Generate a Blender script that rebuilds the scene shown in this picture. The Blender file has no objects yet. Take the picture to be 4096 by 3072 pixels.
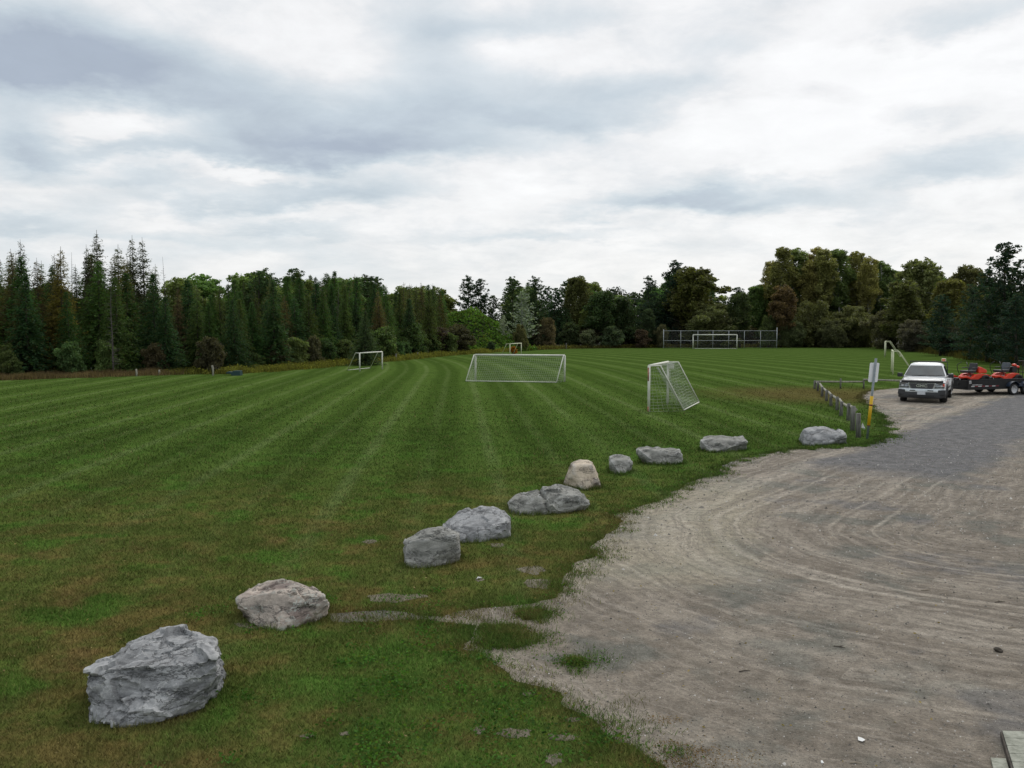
import bpy, bmesh, math, random
import numpy as np
from mathutils import Vector, Matrix, noise as mn
from mathutils.geometry import delaunay_2d_cdt
R_ = math.radians
random.seed(7); RNG = np.random.default_rng(7)
S = bpy.context.scene
COL = S.collection

# ------------------------------------------------------------------ camera
EYE = 3.63; F = 880.0; PIT = R_(3.7)
cam = bpy.data.cameras.new('camera'); cam.lens = F/1024*36; cam.sensor_width = 36
cam.clip_start = .1; cam.clip_end = 3000
co = bpy.data.objects.new('camera', cam); COL.objects.link(co)
co.location = (0, 0, EYE); co.rotation_euler = (R_(90)-PIT, 0, 0); S.camera = co
S.render.resolution_x = 1024; S.render.resolution_y = 768

def ray(dx, dy):
    cx = (dx*.46293-512)/F; cy = (384-dy*.46293)/F
    return Vector((cx, math.cos(PIT)+cy*math.sin(PIT), -math.sin(PIT)+cy*math.cos(PIT)))
def G(dx, dy, z=0):                     # photo point -> point of the ground
    r = ray(dx, dy); t = (z-EYE)/r.z
    return Vector((r.x*t, r.y*t, z))
def P(dx, dy, Y):                       # photo point -> point at depth Y
    r = ray(dx, dy); t = Y/r.y
    return Vector((r.x*t, Y, EYE+r.z*t))
def proj(x, y, z=0):
    f = y*math.cos(PIT)-(z-EYE)*math.sin(PIT); u = y*math.sin(PIT)+(z-EYE)*math.cos(PIT)
    return ((512+F*x/f)/.46293, (384-F*u/f)/.46293)

# ------------------------------------------------------------------ object helpers
def tag(o, label=None, cat=None, group=None, kind=None):
    if label: o['label'] = label
    if cat: o['category'] = cat
    if group: o['group'] = group
    if kind: o['kind'] = kind
    return o
def thing(name, label, cat, loc=(0, 0, 0), rz=0, group=None):
    o = bpy.data.objects.new(name, None); COL.objects.link(o)
    o.empty_display_size = .2
    o.location = loc; o.rotation_euler = (0, 0, rz)
    return tag(o, label, cat, group)
def link(name, me, mat=None, parent=None, loc=None):
    o = bpy.data.objects.new(name, me); COL.objects.link(o)
    if mat and not me.materials: me.materials.append(mat)
    if parent: o.parent = parent
    if loc is not None: o.location = loc
    return o
def np_mesh(name, V, Fc, smooth=False):
    V = np.asarray(V, np.float32).reshape(-1, 3); Fc = np.asarray(Fc, np.int32)
    k = Fc.shape[1]; me = bpy.data.meshes.new(name)
    me.vertices.add(len(V)); me.vertices.foreach_set('co', V.ravel())
    me.loops.add(Fc.size); me.loops.foreach_set('vertex_index', Fc.ravel())
    me.polygons.add(len(Fc)); me.polygons.foreach_set('loop_start', np.arange(0, Fc.size, k, dtype=np.int32))
    if smooth: me.polygons.foreach_set('use_smooth', np.ones(len(Fc), bool))
    me.update(calc_edges=True); return me

class MB:
    def __init__(s): s.v = []; s.f = []; s.sm = []
    def add(s, vs, fs, smooth=False):
        b = len(s.v); s.v += [tuple(p) for p in vs]
        for f in fs: s.f.append([i+b for i in f]); s.sm.append(smooth)
        return s
    def box(s, c, d, rz=0, M=None, taper=1.0):
        hx, hy, hz = d[0]/2, d[1]/2, d[2]/2; vs = []
        for z, k in ((-hz, 1), (hz, taper)):
            for x, y in ((-hx, -hy), (hx, -hy), (hx, hy), (-hx, hy)):
                p = Vector((x*k, y*k, z))
                if M: p = M @ p
                if rz: p = Matrix.Rotation(rz, 3, 'Z') @ p
                vs.append(p+Vector(c))
        return s.add(vs, [(3, 2, 1, 0), (4, 5, 6, 7), (0, 1, 5, 4), (1, 2, 6, 5), (2, 3, 7, 6), (3, 0, 4, 7)])
    def tube(s, pts, r, n=8, cap=True, smooth=True):
        pts = [Vector(p) for p in pts]; rs = r if isinstance(r, (list, tuple)) else [r]*len(pts)
        vs = []; fs = []; up = None
        for i, p in enumerate(pts):
            d = (pts[min(i+1, len(pts)-1)]-pts[max(i-1, 0)]).normalized()
            if up is None:
                a = Vector((0, 0, 1)) if abs(d.z) < .9 else Vector((1, 0, 0)); up = d.cross(a).normalized()
            up = (up-d*up.dot(d)).normalized(); w = d.cross(up)
            for k in range(n):
                t = 2*math.pi*k/n; vs.append(p+(up*math.cos(t)+w*math.sin(t))*rs[i])
        for i in range(len(pts)-1):
            for k in range(n):
                a = i*n+k; b = i*n+(k+1) % n; fs.append((a, b, b+n, a+n))
        s.add(vs, fs, smooth)
        if cap:
            b = len(s.v)-len(vs)
            s.f.append([b+k for k in range(n)][::-1]); s.sm.append(False)
            s.f.append([b+(len(pts)-1)*n+k for k in range(n)]); s.sm.append(False)
        return s
    def prism(s, poly, a, b, axis='x'):      # poly 2D extruded from a to b along an axis
        def m(p, t): return (t, p[0], p[1]) if axis == 'x' else ((p[0], t, p[1]) if axis == 'y' else (p[0], p[1], t))
        n = len(poly); vs = [m(p, a) for p in poly]+[m(p, b) for p in poly]
        return s.add(vs, [list(range(n))[::-1], list(range(n, 2*n))]+[(i, (i+1) % n, n+(i+1) % n, n+i) for i in range(n)])
    def loft(s, rings, smooth=True, cap=True):
        n = len(rings[0]); vs = [p for r in rings for p in r]; fs = []
        for i in range(len(rings)-1):
            for k in range(n):
                a = i*n+k; b = i*n+(k+1) % n; fs.append((a, b, b+n, a+n))
        if cap: fs += [list(range(n))[::-1], [(len(rings)-1)*n+k for k in range(n)]]
        return s.add(vs, fs, smooth)
    def lathe(s, prof, c, axis='x', n=24, smooth=True, cap=True):   # prof: (offset along axis, radius)
        rings = []
        for a, r in prof:
            rg = []
            for k in range(n):
                t = 2*math.pi*k/n; u, w = r*math.cos(t), r*math.sin(t)
                rg.append(Vector(c)+(Vector((a, u, w)) if axis == 'x' else (Vector((u, a, w)) if axis == 'y' else Vector((u, w, a)))))
            rings.append(rg)
        return s.loft(rings, smooth, cap)
    def build(s, name, mat, parent=None, origin=None, bevel=0):
        me = bpy.data.meshes.new(name); o = Vector(origin) if origin is not None else Vector()
        me.from_pydata([tuple(Vector(p)-o) for p in s.v], [], s.f)
        me.polygons.foreach_set('use_smooth', s.sm)
        bm = bmesh.new(); bm.from_mesh(me)
        if bevel:
            eds = [e for e in bm.edges if len(e.link_faces) == 2 and e.calc_face_angle(0) > .5]
            bmesh.ops.bevel(bm, geom=eds, offset=bevel, segments=2, affect='EDGES', profile=.6, clamp_overlap=True)
        bmesh.ops.recalc_face_normals(bm, faces=bm.faces); bm.to_mesh(me); bm.free()
        return link(name, me, mat, parent)

# ------------------------------------------------------------------ material helpers
class NT:
    def __init__(s, tree): s.t = tree; s.n = tree.nodes; s.l = tree.links
    def node(s, typ, **kw):
        n = s.n.new(typ)
        for k, v in kw.items(): setattr(n, k, v)
        return n
    def put(s, sock, v):
        if isinstance(v, bpy.types.NodeSocket): s.l.new(v, sock)
        elif v is not None:
            if sock.type == 'RGBA' and len(v) == 3: v = (*v, 1)
            sock.default_value = v
    def m(s, op, a, b=None, c=None, clamp=False):
        n = s.node('ShaderNodeMath', operation=op, use_clamp=clamp)
        for i, v in enumerate((a, b, c)): s.put(n.inputs[i], v)
        return n.outputs[0]
    def vm(s, op, a, b=None, out=0, scale=None):
        n = s.node('ShaderNodeVectorMath', operation=op); s.put(n.inputs[0], a); s.put(n.inputs[1], b)
        if scale is not None: s.put(n.inputs['Scale'], scale)
        return n.outputs[out]
    def mr(s, v, a, b, c=0.0, d=1.0, smooth=True):
        n = s.node('ShaderNodeMapRange', interpolation_type='SMOOTHSTEP' if smooth else 'LINEAR')
        for i, x in enumerate((v, a, b, c, d)): s.put(n.inputs[i], x)
        return n.outputs[0]
    def mix(s, f, a, b, mode='MIX'):
        n = s.node('ShaderNodeMix', data_type='RGBA', blend_type=mode); n.clamp_factor = True
        s.put(n.inputs[0], f); s.put(n.inputs[6], a); s.put(n.inputs[7], b); return n.outputs[2]
    def noise(s, vec, sc, det=4, rough=.55, dist=0, typ='FBM'):
        n = s.node('ShaderNodeTexNoise'); n.noise_type = typ
        s.put(n.inputs['Vector'], vec); s.put(n.inputs['Scale'], sc); s.put(n.inputs['Detail'], det)
        s.put(n.inputs['Roughness'], rough); s.put(n.inputs['Distortion'], dist); return n.outputs[0]
    def sep(s, v): n = s.node('ShaderNodeSeparateXYZ'); s.put(n.inputs[0], v); return n.outputs
    def comb(s, x, y, z=0.0):
        n = s.node('ShaderNodeCombineXYZ')
        for i, v in enumerate((x, y, z)): s.put(n.inputs[i], v)
        return n.outputs[0]
    def ramp(s, f, stops):
        n = s.node('ShaderNodeValToRGB'); s.put(n.inputs[0], f); e = n.color_ramp.elements
        while len(e) < len(stops): e.new(.5)
        for i, (p, c) in enumerate(stops): e[i].position = p; e[i].color = (*c, 1)
        return n.outputs[0]
    def bump(s, h, st, dist=.02):
        n = s.node('ShaderNodeBump'); s.put(n.inputs['Height'], h); n.inputs['Strength'].default_value = st
        n.inputs['Distance'].default_value = dist; return n.outputs[0]
def new_mat(name):
    m = bpy.data.materials.new(name); m.use_nodes = True; t = NT(m.node_tree)
    b = m.node_tree.nodes['Principled BSDF']; return m, t, b
def simple(name, c, rough=.6, metal=0, var=.15, sc=8, bump=0, spec=.5, coat=0, ior=1.45, emis=None):
    m, t, b = new_mat(name)
    tc = t.node('ShaderNodeTexCoord').outputs['Object']
    nz = t.noise(tc, sc, 5, .6)
    f = t.mr(nz, .3, .7, 1-var, 1+var, False)
    n = t.vm('SCALE', (*c,), scale=f); t.put(b.inputs['Base Color'], n)
    b.inputs['Roughness'].default_value = rough; b.inputs['Metallic'].default_value = metal
    b.inputs['Specular IOR Level'].default_value = spec; b.inputs['Coat Weight'].default_value = coat
    b.inputs['IOR'].default_value = ior
    if bump: t.put(b.inputs['Normal'], t.bump(nz, bump, .01))
    return m

# grass colour as a function of the place on the ground; blades and lawn share it
def lawn_color(t, blades=False):
    g = t.node('ShaderNodeNewGeometry'); pos = g.outputs['Position']; x, y, z = t.sep(pos)[:3]
    flat = t.comb(x, y, 0.0)
    wob = t.noise(flat, .12, 2, .5)
    yy = t.m('MAXIMUM', t.m('SUBTRACT', y, 68.0), 0.0)
    u = t.m('ADD', t.m('MULTIPLY_ADD', y, .06, x), t.m('MULTIPLY', t.m('MULTIPLY', yy, yy), .0027))
    u = t.m('ADD', u, t.m('MULTIPLY', t.m('SUBTRACT', wob, .5), .25))
    ph = t.m('FRACT', t.m('DIVIDE', u, 1.75))
    d0 = t.m('ABSOLUTE', t.m('SUBTRACT', ph, .5))                 # 0 at the overlap line of two passes
    alt = t.mr(t.m('SINE', t.m('MULTIPLY', t.m('DIVIDE', u, 3.5), math.pi*2)), -.3, .3, .45, 1.0)
    line = t.m('MULTIPLY', t.mr(d0, .03, .17, 1.0, 0.0), alt)
    band = t.mr(t.m('SINE', t.m('MULTIPLY', t.m('DIVIDE', u, 3.5), math.pi*2)), -.45, .45, 0, 1)
    gate = t.mr(t.noise(t.comb(t.m('MULTIPLY', x, .4), t.m('MULTIPLY', y, .05)), 1.0, 3, .6), .30, .52)
    near = t.mr(y, 12.0, 26.0, .15, 1.0)
    big = t.noise(flat, .35, 5, .62)
    med = t.noise(flat, 1.7, 5, .65)
    fine = t.noise(flat, 14, 5, .7)
    c = t.mix(band, (.045, .078, .0150), (.063, .105, .0215))
    c = t.mix(near, (.086, .106, .026), c)
    c = t.mix(t.m('MULTIPLY', t.m('MULTIPLY', line, gate), t.mr(y, 9.0, 20.0, .2, .62)), c, (.110, .152, .050))
    c = t.mix(t.mr(big, .50, .72, 0, .5), c, (.042, .078, .016))
    # dry brown patches, mostly close to the boulders
    dry = t.m('MULTIPLY', t.mr(t.m('ADD', t.m('MULTIPLY', big, .5), t.m('MULTIPLY', med, .5)), .44, .62),
              t.mr(t.m('ADD', y, t.m('MULTIPLY', x, -.25)), 26.0, 13.0, .03, .92))
    c = t.mix(dry, c, (.125, .098, .034))
    red = t.m('MULTIPLY', t.mr(t.noise(flat, .9, 4, .6), .56, .70), t.mr(y, 19.0, 12.0, 0, .5))
    c = t.mix(red, c, (.128, .078, .036))
    lush = t.m('MULTIPLY', t.mr(t.noise(t.vm('ADD', flat, (31.0, 7.0, 0.0)), .8, 4, .6), .52, .66), t.mr(y, 40.0, 14.0, .15, .75))
    c = t.mix(lush, c, (.058, .125, .020))
    vg = t.vm('LENGTH', t.vm('SUBTRACT', flat, (-.6, 8.6, 0.0)), out=1)
    c = t.mix(t.m('MULTIPLY', t.mr(t.m('ADD', vg, t.m('MULTIPLY', med, 3.0)), 4.6, 2.2), t.mr(t.noise(flat, 1.3, 4, .65), .40, .58, .1, .8)), c, (.068, .130, .024))
    vr = t.vm('LENGTH', t.vm('SUBTRACT', flat, (17.0, 47.5, 0.0)), out=1)
    c = t.mix(t.m('MULTIPLY', t.mr(t.m('ADD', vr, t.m('MULTIPLY', med, 6.0)), 12.0, 5.0), .75), c, (.105, .078, .032))
    # patchy tone of the far field and rough verge beyond it
    c = t.vm('SCALE', c, scale=t.mr(fine, .25, .75, .72, 1.3, False))
    c = t.vm('SCALE', c, scale=t.mr(med, .3, .7, .80, 1.2, False))
    if blades:
        c = t.vm('SCALE', c, scale=t.mr(g.outputs['Random Per Island'], 0, 1, .75, 2.0, False))
        c = t.mix(t.mr(g.outputs['Random Per Island'], .93, .96), c, (.18, .14, .06))
    return c, flat, fine

m_ground, t, b = new_mat('lawn')
c, flat, fine = lawn_color(t)
t.put(b.inputs['Base Color'], c); b.inputs['Roughness'].default_value = 1; b.inputs['Specular IOR Level'].default_value = 0
t.put(b.inputs['Normal'], t.bump(t.noise(flat, 26, 4, .7), .5, .03))
m_blade, t, b = new_mat('grass_blades')
c, _, _ = lawn_color(t, True)
t.put(b.inputs['Base Color'], c); b.inputs['Roughness'].default_value = .9; b.inputs['Specular IOR Level'].default_value = .08

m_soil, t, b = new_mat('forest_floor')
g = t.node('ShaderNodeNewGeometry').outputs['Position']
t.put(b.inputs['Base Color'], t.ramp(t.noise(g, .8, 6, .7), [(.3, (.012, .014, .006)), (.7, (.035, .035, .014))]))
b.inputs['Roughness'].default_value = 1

m_gravel, t, b = new_mat('gravel')
g = t.node('ShaderNodeNewGeometry').outputs['Position']; x, y, z = t.sep(g)[:3]; flat = t.comb(x, y, 0.0)
big = t.noise(flat, .28, 5, .6); med = t.noise(flat, 1.3, 7, .74, .1)
clump = t.noise(t.vm('ADD', flat, (9.0, 2.0, 0.0)), 5.5, 6, .8)
vx = t.m('SUBTRACT', x, 7.9); vy = t.m('SUBTRACT', y, 14.9)
sa = t.m('MULTIPLY_ADD', vx, .6, t.m('MULTIPLY', vy, .8)); pn = t.m('MULTIPLY_ADD', vx, .8, t.m('MULTIPLY', vy, -.6)); sm = t.m('MINIMUM', sa, 0.0)
rad = t.m('SQRT', t.m('ADD', t.m('MULTIPLY', pn, pn), t.m('MULTIPLY', sm, sm)))
ang = t.m('ADD', t.m('ARCTAN2', pn, t.m('SUBTRACT', sm, .001)), t.m('MULTIPLY', t.m('MAXIMUM', sa, 0.0), .22))
rw = t.m('ADD', rad, t.m('MULTIPLY', t.m('SUBTRACT', big, .5), 1.4))
tr = t.noise(t.comb(t.m('MULTIPLY', rw, 2.6), t.m('MULTIPLY', ang, .8)), 1.0, 5, .62)
trk = t.noise(t.comb(t.m('MULTIPLY', rw, 9.0), t.m('MULTIPLY', ang, 1.1)), 1.0, 3, .6)
s1 = t.m('MULTIPLY', t.mr(tr, .52, .68), t.mr(t.m('ABSOLUTE', t.m('SUBTRACT', rad, 5.0)), .4, 3.4, 1, .35))
rwt = t.m('ADD', rad, t.m('MULTIPLY', t.m('SUBTRACT', big, .5), .45)); rings = None
for r0, wd, am in ((5.0, 0.5, 0.55), (7.1, 0.5, 0.4), (3.1, 0.35, 0.4), (9.8, 0.6, 0.35), (1.6, 0.07, 0.61), (1.95, 0.07, 0.23), (2.3, 0.07, 0.63), (2.65, 0.08, 0.22), (3.95, 0.09, 0.69), (4.3, 0.12, 0.62), (5.6, 0.07, 0.36), (6.4, 0.09, 0.41), (7.7, 0.11, 0.49), (7.95, 0.13, 0.24), (9.45, 0.12, 0.26), (9.7, 0.08, 0.5), (11.0, 0.12, 0.43), (11.35, 0.1, 0.27), (11.6, 0.09, 0.23), (11.95, 0.06, 0.57), (13.25, 0.11, 0.58)):
    q_ = t.m('MULTIPLY', t.mr(t.m('ABSOLUTE', t.m('SUBTRACT', rwt, r0)), 0, wd, am, 0), t.mr(t.noise(t.comb(t.m('MULTIPLY', ang, 1.3), r0*3.7), 1.1, 3, .6), .32, .50))
    rings = q_ if rings is None else t.m('MAXIMUM', rings, q_)
# long streaks of traffic along the lane
lane_s = t.m('ADD', t.m('MULTIPLY', x, .62), t.m('MULTIPLY', y, .785)); lane_t = t.m('SUBTRACT', t.m('MULTIPLY', x, .785), t.m('MULTIPLY', y, .62))
lt = t.m('ADD', lane_t, t.m('MULTIPLY', t.m('SUBTRACT', big, .5), 2.0))
st = t.noise(t.comb(t.m('MULTIPLY', lt, 2.2), t.m('MULTIPLY', lane_s, .12)), 1.0, 4, .6)
c = t.mix(t.mr(med, .35, .65), (.172, .146, .116), (.262, .226, .182))
c = t.mix(t.m('MULTIPLY', t.m('MULTIPLY', s1, t.mr(clump, .3, .55)), .7), c, (.38, .34, .285))
c = t.mix(t.m('MULTIPLY', t.mr(trk, .54, .62), t.m('MULTIPLY', t.mr(rad, 14.5, 9.0), .4)), c, (.35, .31, .26))
c = t.mix(t.m('MULTIPLY', t.mr(st, .5, .68), t.mr(y, 16.0, 22.0, 0, .6)), c, (.32, .285, .24))
c = t.mix(t.mr(t.noise(t.vm('ADD', flat, (5.0, 50.0, 0.0)), .55, 4, .6), .50, .62, 0, .75), c, (.135, .138, .118))
c = t.mix(t.mr(t.noise(t.vm('ADD', flat, (15.0, 0.0, 0.0)), .42, 5, .62), .56, .64, 0, .6), c, (.118, .119, .124))
# sandy rim along the grass (a real lighter wash of fine sand)
sand = t.m('MULTIPLY', t.mr(t.m('ADD', t.m('ADD', x, t.m('MULTIPLY', y, -.30)), t.m('MULTIPLY', med, 2.0)), 1.3, .1), t.m('MULTIPLY', t.mr(y, 11.5, 13.0), t.mr(y, 22.0, 19.0)))
c = t.mix(t.m('MULTIPLY', sand, .45), c, (.42, .38, .28))
c = t.mix(t.m('MULTIPLY', t.m('MULTIPLY', rings, t.mr(clump, .2, .5)), .68), c, (.46, .41, .34))
c = t.mix(t.m('MULTIPLY', t.mr(trk, .50, .42), t.mr(rad, 9.0, 5.0, 0, .35)), c, (.125, .108, .09))
# band of dark crushed stone
lt2 = t.m('ADD', lane_t, t.m('MULTIPLY', t.m('SUBTRACT', t.noise(flat, .45, 5, .65), .5), 2.6))
blue = t.m('MULTIPLY', t.m('MULTIPLY', t.mr(lt2, -8.6, -7.7), t.mr(lt2, -3.9, -4.9)), t.mr(t.m('ADD', lane_s, t.m('MULTIPLY', med, 3.0)), 23.0, 25.5))
c = t.mix(t.m('MULTIPLY', blue, .92), c, t.mix(t.mr(t.noise(flat, 2.4, 6, .75), .35, .65), (.092, .092, .096), (.160, .158, .160)))
# grit: dark and light specks, strength falls where they would be too small to see
c = t.vm('SCALE', c, scale=t.mr(clump, .3, .7, .60, 1.38, False))
fine = t.noise(flat, 34, 5, .75); f2 = t.noise(flat, 95, 3, .8)
c = t.vm('SCALE', c, scale=t.mr(fine, .25, .75, .62, 1.38, False))
c = t.vm('SCALE', c, scale=t.mr(f2, .25, .75, .72, 1.28, False))
c = t.mix(t.mr(t.noise(flat, 60, 2, .6), .68, .74), c, (.045, .04, .036))
t.put(b.inputs['Base Color'], c); b.inputs['Roughness'].default_value = .93; b.inputs['Specular IOR Level'].default_value = .2
t.put(b.inputs['Normal'], t.bump(t.m('ADD', t.m('ADD', fine, t.m('MULTIPLY', clump, 1.2)), t.m('MULTIPLY', trk, .6)), .8, .04))

m_dirt, t, b = new_mat('bare_dirt')
g = t.node('ShaderNodeNewGeometry').outputs['Position']
c = t.mix(t.mr(t.noise(g, 3, 6, .7), .35, .65), (.10, .085, .055), (.18, .155, .115))
c = t.vm('SCALE', c, scale=t.mr(t.noise(g, 50, 4, .75), .25, .75, .6, 1.35, False))
t.put(b.inputs['Base Color'], c); b.inputs['Roughness'].default_value = .95
t.put(b.inputs['Normal'], t.bump(t.noise(g, 40, 4, .7), .5, .03))

def foliage(name, rough=.6, var=.45, spec=.25, tint=(.10, .075, .02)):
    m, t, b = new_mat(name); oi = t.node('ShaderNodeObjectInfo'); g = t.node('ShaderNodeNewGeometry')
    n1 = t.noise(g.outputs['Position'], .55, 3, .6); r = g.outputs['Random Per Island']
    c = t.vm('SCALE', oi.outputs['Color'], scale=t.mr(n1, .3, .7, .65, 1.35, False))
    c = t.vm('SCALE', c, scale=t.mr(r, 0, 1, 1-var, 1+var, False))
    c = t.mix(t.m('MULTIPLY', t.mr(t.m('FRACT', t.m('MULTIPLY', r, 17.3)), .80, .95), .45), c, tint)
    t.put(b.inputs['Base Color'], c); b.inputs['Roughness'].default_value = rough; b.inputs['Specular IOR Level'].default_value = spec
    tl = t.node('ShaderNodeBsdfTranslucent'); t.put(tl.inputs['Color'], t.vm('MULTIPLY', c, (1.5, 1.6, .9))); ms = t.node('ShaderNodeMixShader'); ms.inputs[0].default_value = .38
    t.l.new(b.outputs[0], ms.inputs[1]); t.l.new(tl.outputs[0], ms.inputs[2]); t.l.new(ms.outputs[0], t.n['Material Output'].inputs['Surface'])
    return m
m_fol = foliage('leaves'); m_needle = foliage('needles', .7, .4, .15)
m_silver = foliage('silver_leaves', .45, .5, .4, (.22, .25, .19))
m_weed = foliage('weeds', .8, .5, .1, (.16, .13, .03))

def bark(name, c1, c2):
    m, t, b = new_mat(name); g = t.node('ShaderNodeTexCoord').outputs['Object']; x, y, z = t.sep(g)[:3]
    n = t.noise(t.comb(t.m('MULTIPLY', x, 6), t.m('MULTIPLY', y, 6), z), 2.0, 5, .7)
    t.put(b.inputs['Base Color'], t.mix(t.mr(n, .35, .65), c1, c2)); b.inputs['Roughness'].default_value = .9
    t.put(b.inputs['Normal'], t.bump(n, .6, .03)); return m
m_bark = bark('bark', (.03, .024, .018), (.085, .07, .055)); m_pale = bark('pale_bark', (.12, .12, .10), (.30, .30, .27))
m_dead = bark('dead_bark', (.04, .034, .03), (.10, .09, .078))
m_wood = bark('weathered_wood', (.085, .082, .072), (.20, .195, .175))
m_rail = bark('weathered_rail', (.16, .155, .12), (.34, .33, .27))

def rock(name, dark, light, vein=(.5, .5, .49), vs=.5, stain=None):
    m, t, b = new_mat(name); tc = t.node('ShaderNodeTexCoord').outputs['Object']; gm = t.node('ShaderNodeNewGeometry')
    x, y, z = t.sep(tc)[:3]
    lay = t.comb(x, y, t.m('MULTIPLY', z, 3.0))
    n1 = t.noise(lay, 2.2, 7, .68, .5); n2 = t.noise(tc, 18, 6, .75); n3 = t.noise(tc, 70, 3, .7)
    c = t.mix(t.mr(n1, .30, .62), dark, light)
    c = t.vm('SCALE', c, scale=t.mr(n2, .25, .75, .70, 1.30, False))
    c = t.vm('SCALE', c, scale=t.mr(n3, .25, .75, .85, 1.15, False))
    if stain: c = t.mix(t.mr(t.noise(t.vm('ADD', tc, (3.0, 1.0, 9.0)), 1.6, 5, .6), .50, .62, 0, .8), c, stain)
    vn = t.m('ABSOLUTE', t.m('SUBTRACT', t.noise(tc, 2.8, 6, .7, .8), .5))
    vmask = t.m('MULTIPLY', t.mr(vn, .0, .020, 1, 0), t.mr(t.noise(tc, 2.0, 3, .6), .46, .56, 0, vs*1.3))
    c = t.mix(vmask, c, vein)
    edge = t.mr(gm.outputs['Pointiness'], .51, .58, 0, .6); c = t.mix(edge, c, vein)
    crack = t.m('ABSOLUTE', t.m('SUBTRACT', t.noise(lay, 1.5, 6, .62, .3), .5))
    c = t.mix(t.mr(crack, .0, .014, .75, 0), c, (.028, .028, .028))
    t.put(b.inputs['Base Color'], c); b.inputs['Roughness'].default_value = .82; b.inputs['Specular IOR Level'].default_value = .3
    h = t.m('ADD', t.m('ADD', n1, t.m('MULTIPLY', n2, .4)), t.m('MULTIPLY', t.mr(crack, 0, .03), .8))
    cav = t.mr(gm.outputs['Pointiness'], .49, .42, 0, .0)
    t.put(b.inputs['Normal'], t.bump(h, .5, .03)); return m
m_rock = rock('blue_grey_rock', (.085, .087, .090), (.315, .318, .322))
m_rock2 = rock('green_grey_rock', (.075, .076, .068), (.265, .262, .238), vs=.35)
m_pink = rock('pink_grey_rock', (.15, .138, .12), (.44, .375, .32), vein=(.42, .46, .42), vs=.6, stain=(.13, .095, .085))
m_tan = rock('tan_rock', (.32, .27, .20), (.52, .44, .34), vs=.1, stain=(.11, .085, .07))

m_goal = simple('white_goal_paint', (.62, .62, .54), .5, var=.15, sc=3)
m_cream = simple('cream_goal_paint', (.60, .61, .42), .5, var=.12, sc=3)
m_net = simple('net_cord', (.36, .40, .32), .8)
m_rust = simple('rusty_paint', (.33, .15, .10), .8, var=.5, sc=6)
m_galv = simple('galvanised_steel', (.40, .42, .42), .5, .2, .15, 6)
m_pole = simple('grey_sign_pole', (.22, .25, .26), .5, .4, .2, 10)
m_signback = simple('aluminium_sign_back', (.86, .86, .87), .5, .0, .05, 4)
m_yellow = simple('yellow_sleeve', (.66, .40, .01), .5, var=.08)
m_redband = simple('dark_red_band', (.16, .02, .015), .5)
m_white = simple('white_truck_paint', (.76, .77, .78), .28, var=.03, coat=.6)
m_plastic = simple('black_plastic', (.018, .018, .020), .55, var=.2)
m_greyplast = simple('dark_grey_cladding', (.042, .043, .046), .6, var=.25, sc=4)
m_rubber = simple('tyre_rubber', (.018, .018, .018), .85, var=.3, bump=.3)
m_chrome = simple('chrome', (.72, .73, .75), .18, 1, .05)
m_alloy = simple('alloy_wheel', (.50, .50, .51), .45, .1, .1)
m_glass = simple('dark_car_glass', (.018, .026, .028), .05, var=.9, sc=2.2, spec=1.0, ior=1.6)
m_lens = simple('headlamp_lens', (.24, .25, .26), .12, .5, .5, 14, coat=.6)
m_amber = simple('amber_lens', (.75, .10, .05), .25, coat=.5, var=.1)
m_orange = simple('orange_mower_paint', (.70, .040, .012), .35, var=.08, coat=.4)
m_seat = simple('black_vinyl', (.022, .023, .026), .5, var=.2)
m_seat2 = simple('blue_grey_vinyl', (.07, .085, .10), .5, var=.2)
m_trailer = simple('black_trailer_paint', (.010, .010, .011), .7, var=.4, sc=3)
m_fender = simple('dark_blue_fender_paint', (.02, .032, .055), .4, var=.2)
m_redtape = simple('red_reflective_tape', (.17, .012, .02), .4)
m_whitetape = simple('white_reflective_tape', (.50, .50, .50), .4)
m_grill = simple('silver_grille_mesh', (.09, .09, .095), .4, .3, .4, 90)
m_plate = simple('licence_plate', (.55, .57, .60), .5, var=.25, sc=40)
m_beacon = simple('amber_beacon_lens', (.60, .16, .09), .3); m_cap = simple('cream_plastic', (.50, .47, .34), .5)
m_teal = simple('dark_teal_plastic', (.010, .040, .042), .5)
m_deck = bark('weathered_deck_board', (.20, .205, .165), (.33, .335, .28))
m_post_white = simple('white_reflector', (.75, .75, .72), .4)
m_paper = simple('white_scrap', (.7, .7, .68), .7); m_twig = bark('twig_wood', (.20, .16, .11), (.42, .36, .28))
m_darktwig = bark('dark_twig', (.04, .03, .022), (.09, .07, .05))
m_straw = foliage('shavings', .8, .5, .1, (.30, .17, .05))
m_wire = simple('wire', (.16, .17, .17), .6)

# ------------------------------------------------------------------ ground, gravel
gm = MB(); n = 8; ex = 900
pts = [(-ex+2*ex*i/n, -ex+2*ex*j/n, 0) for j in range(n+1) for i in range(n+1)]
gm.add(pts, [(j*(n+1)+i, j*(n+1)+i+1, (j+1)*(n+1)+i+1, (j+1)*(n+1)+i) for j in range(n) for i in range(n)])
o = gm.build('ground', m_ground); tag(o, 'wide mown grass field with mowing stripes', kind='structure')

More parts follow.
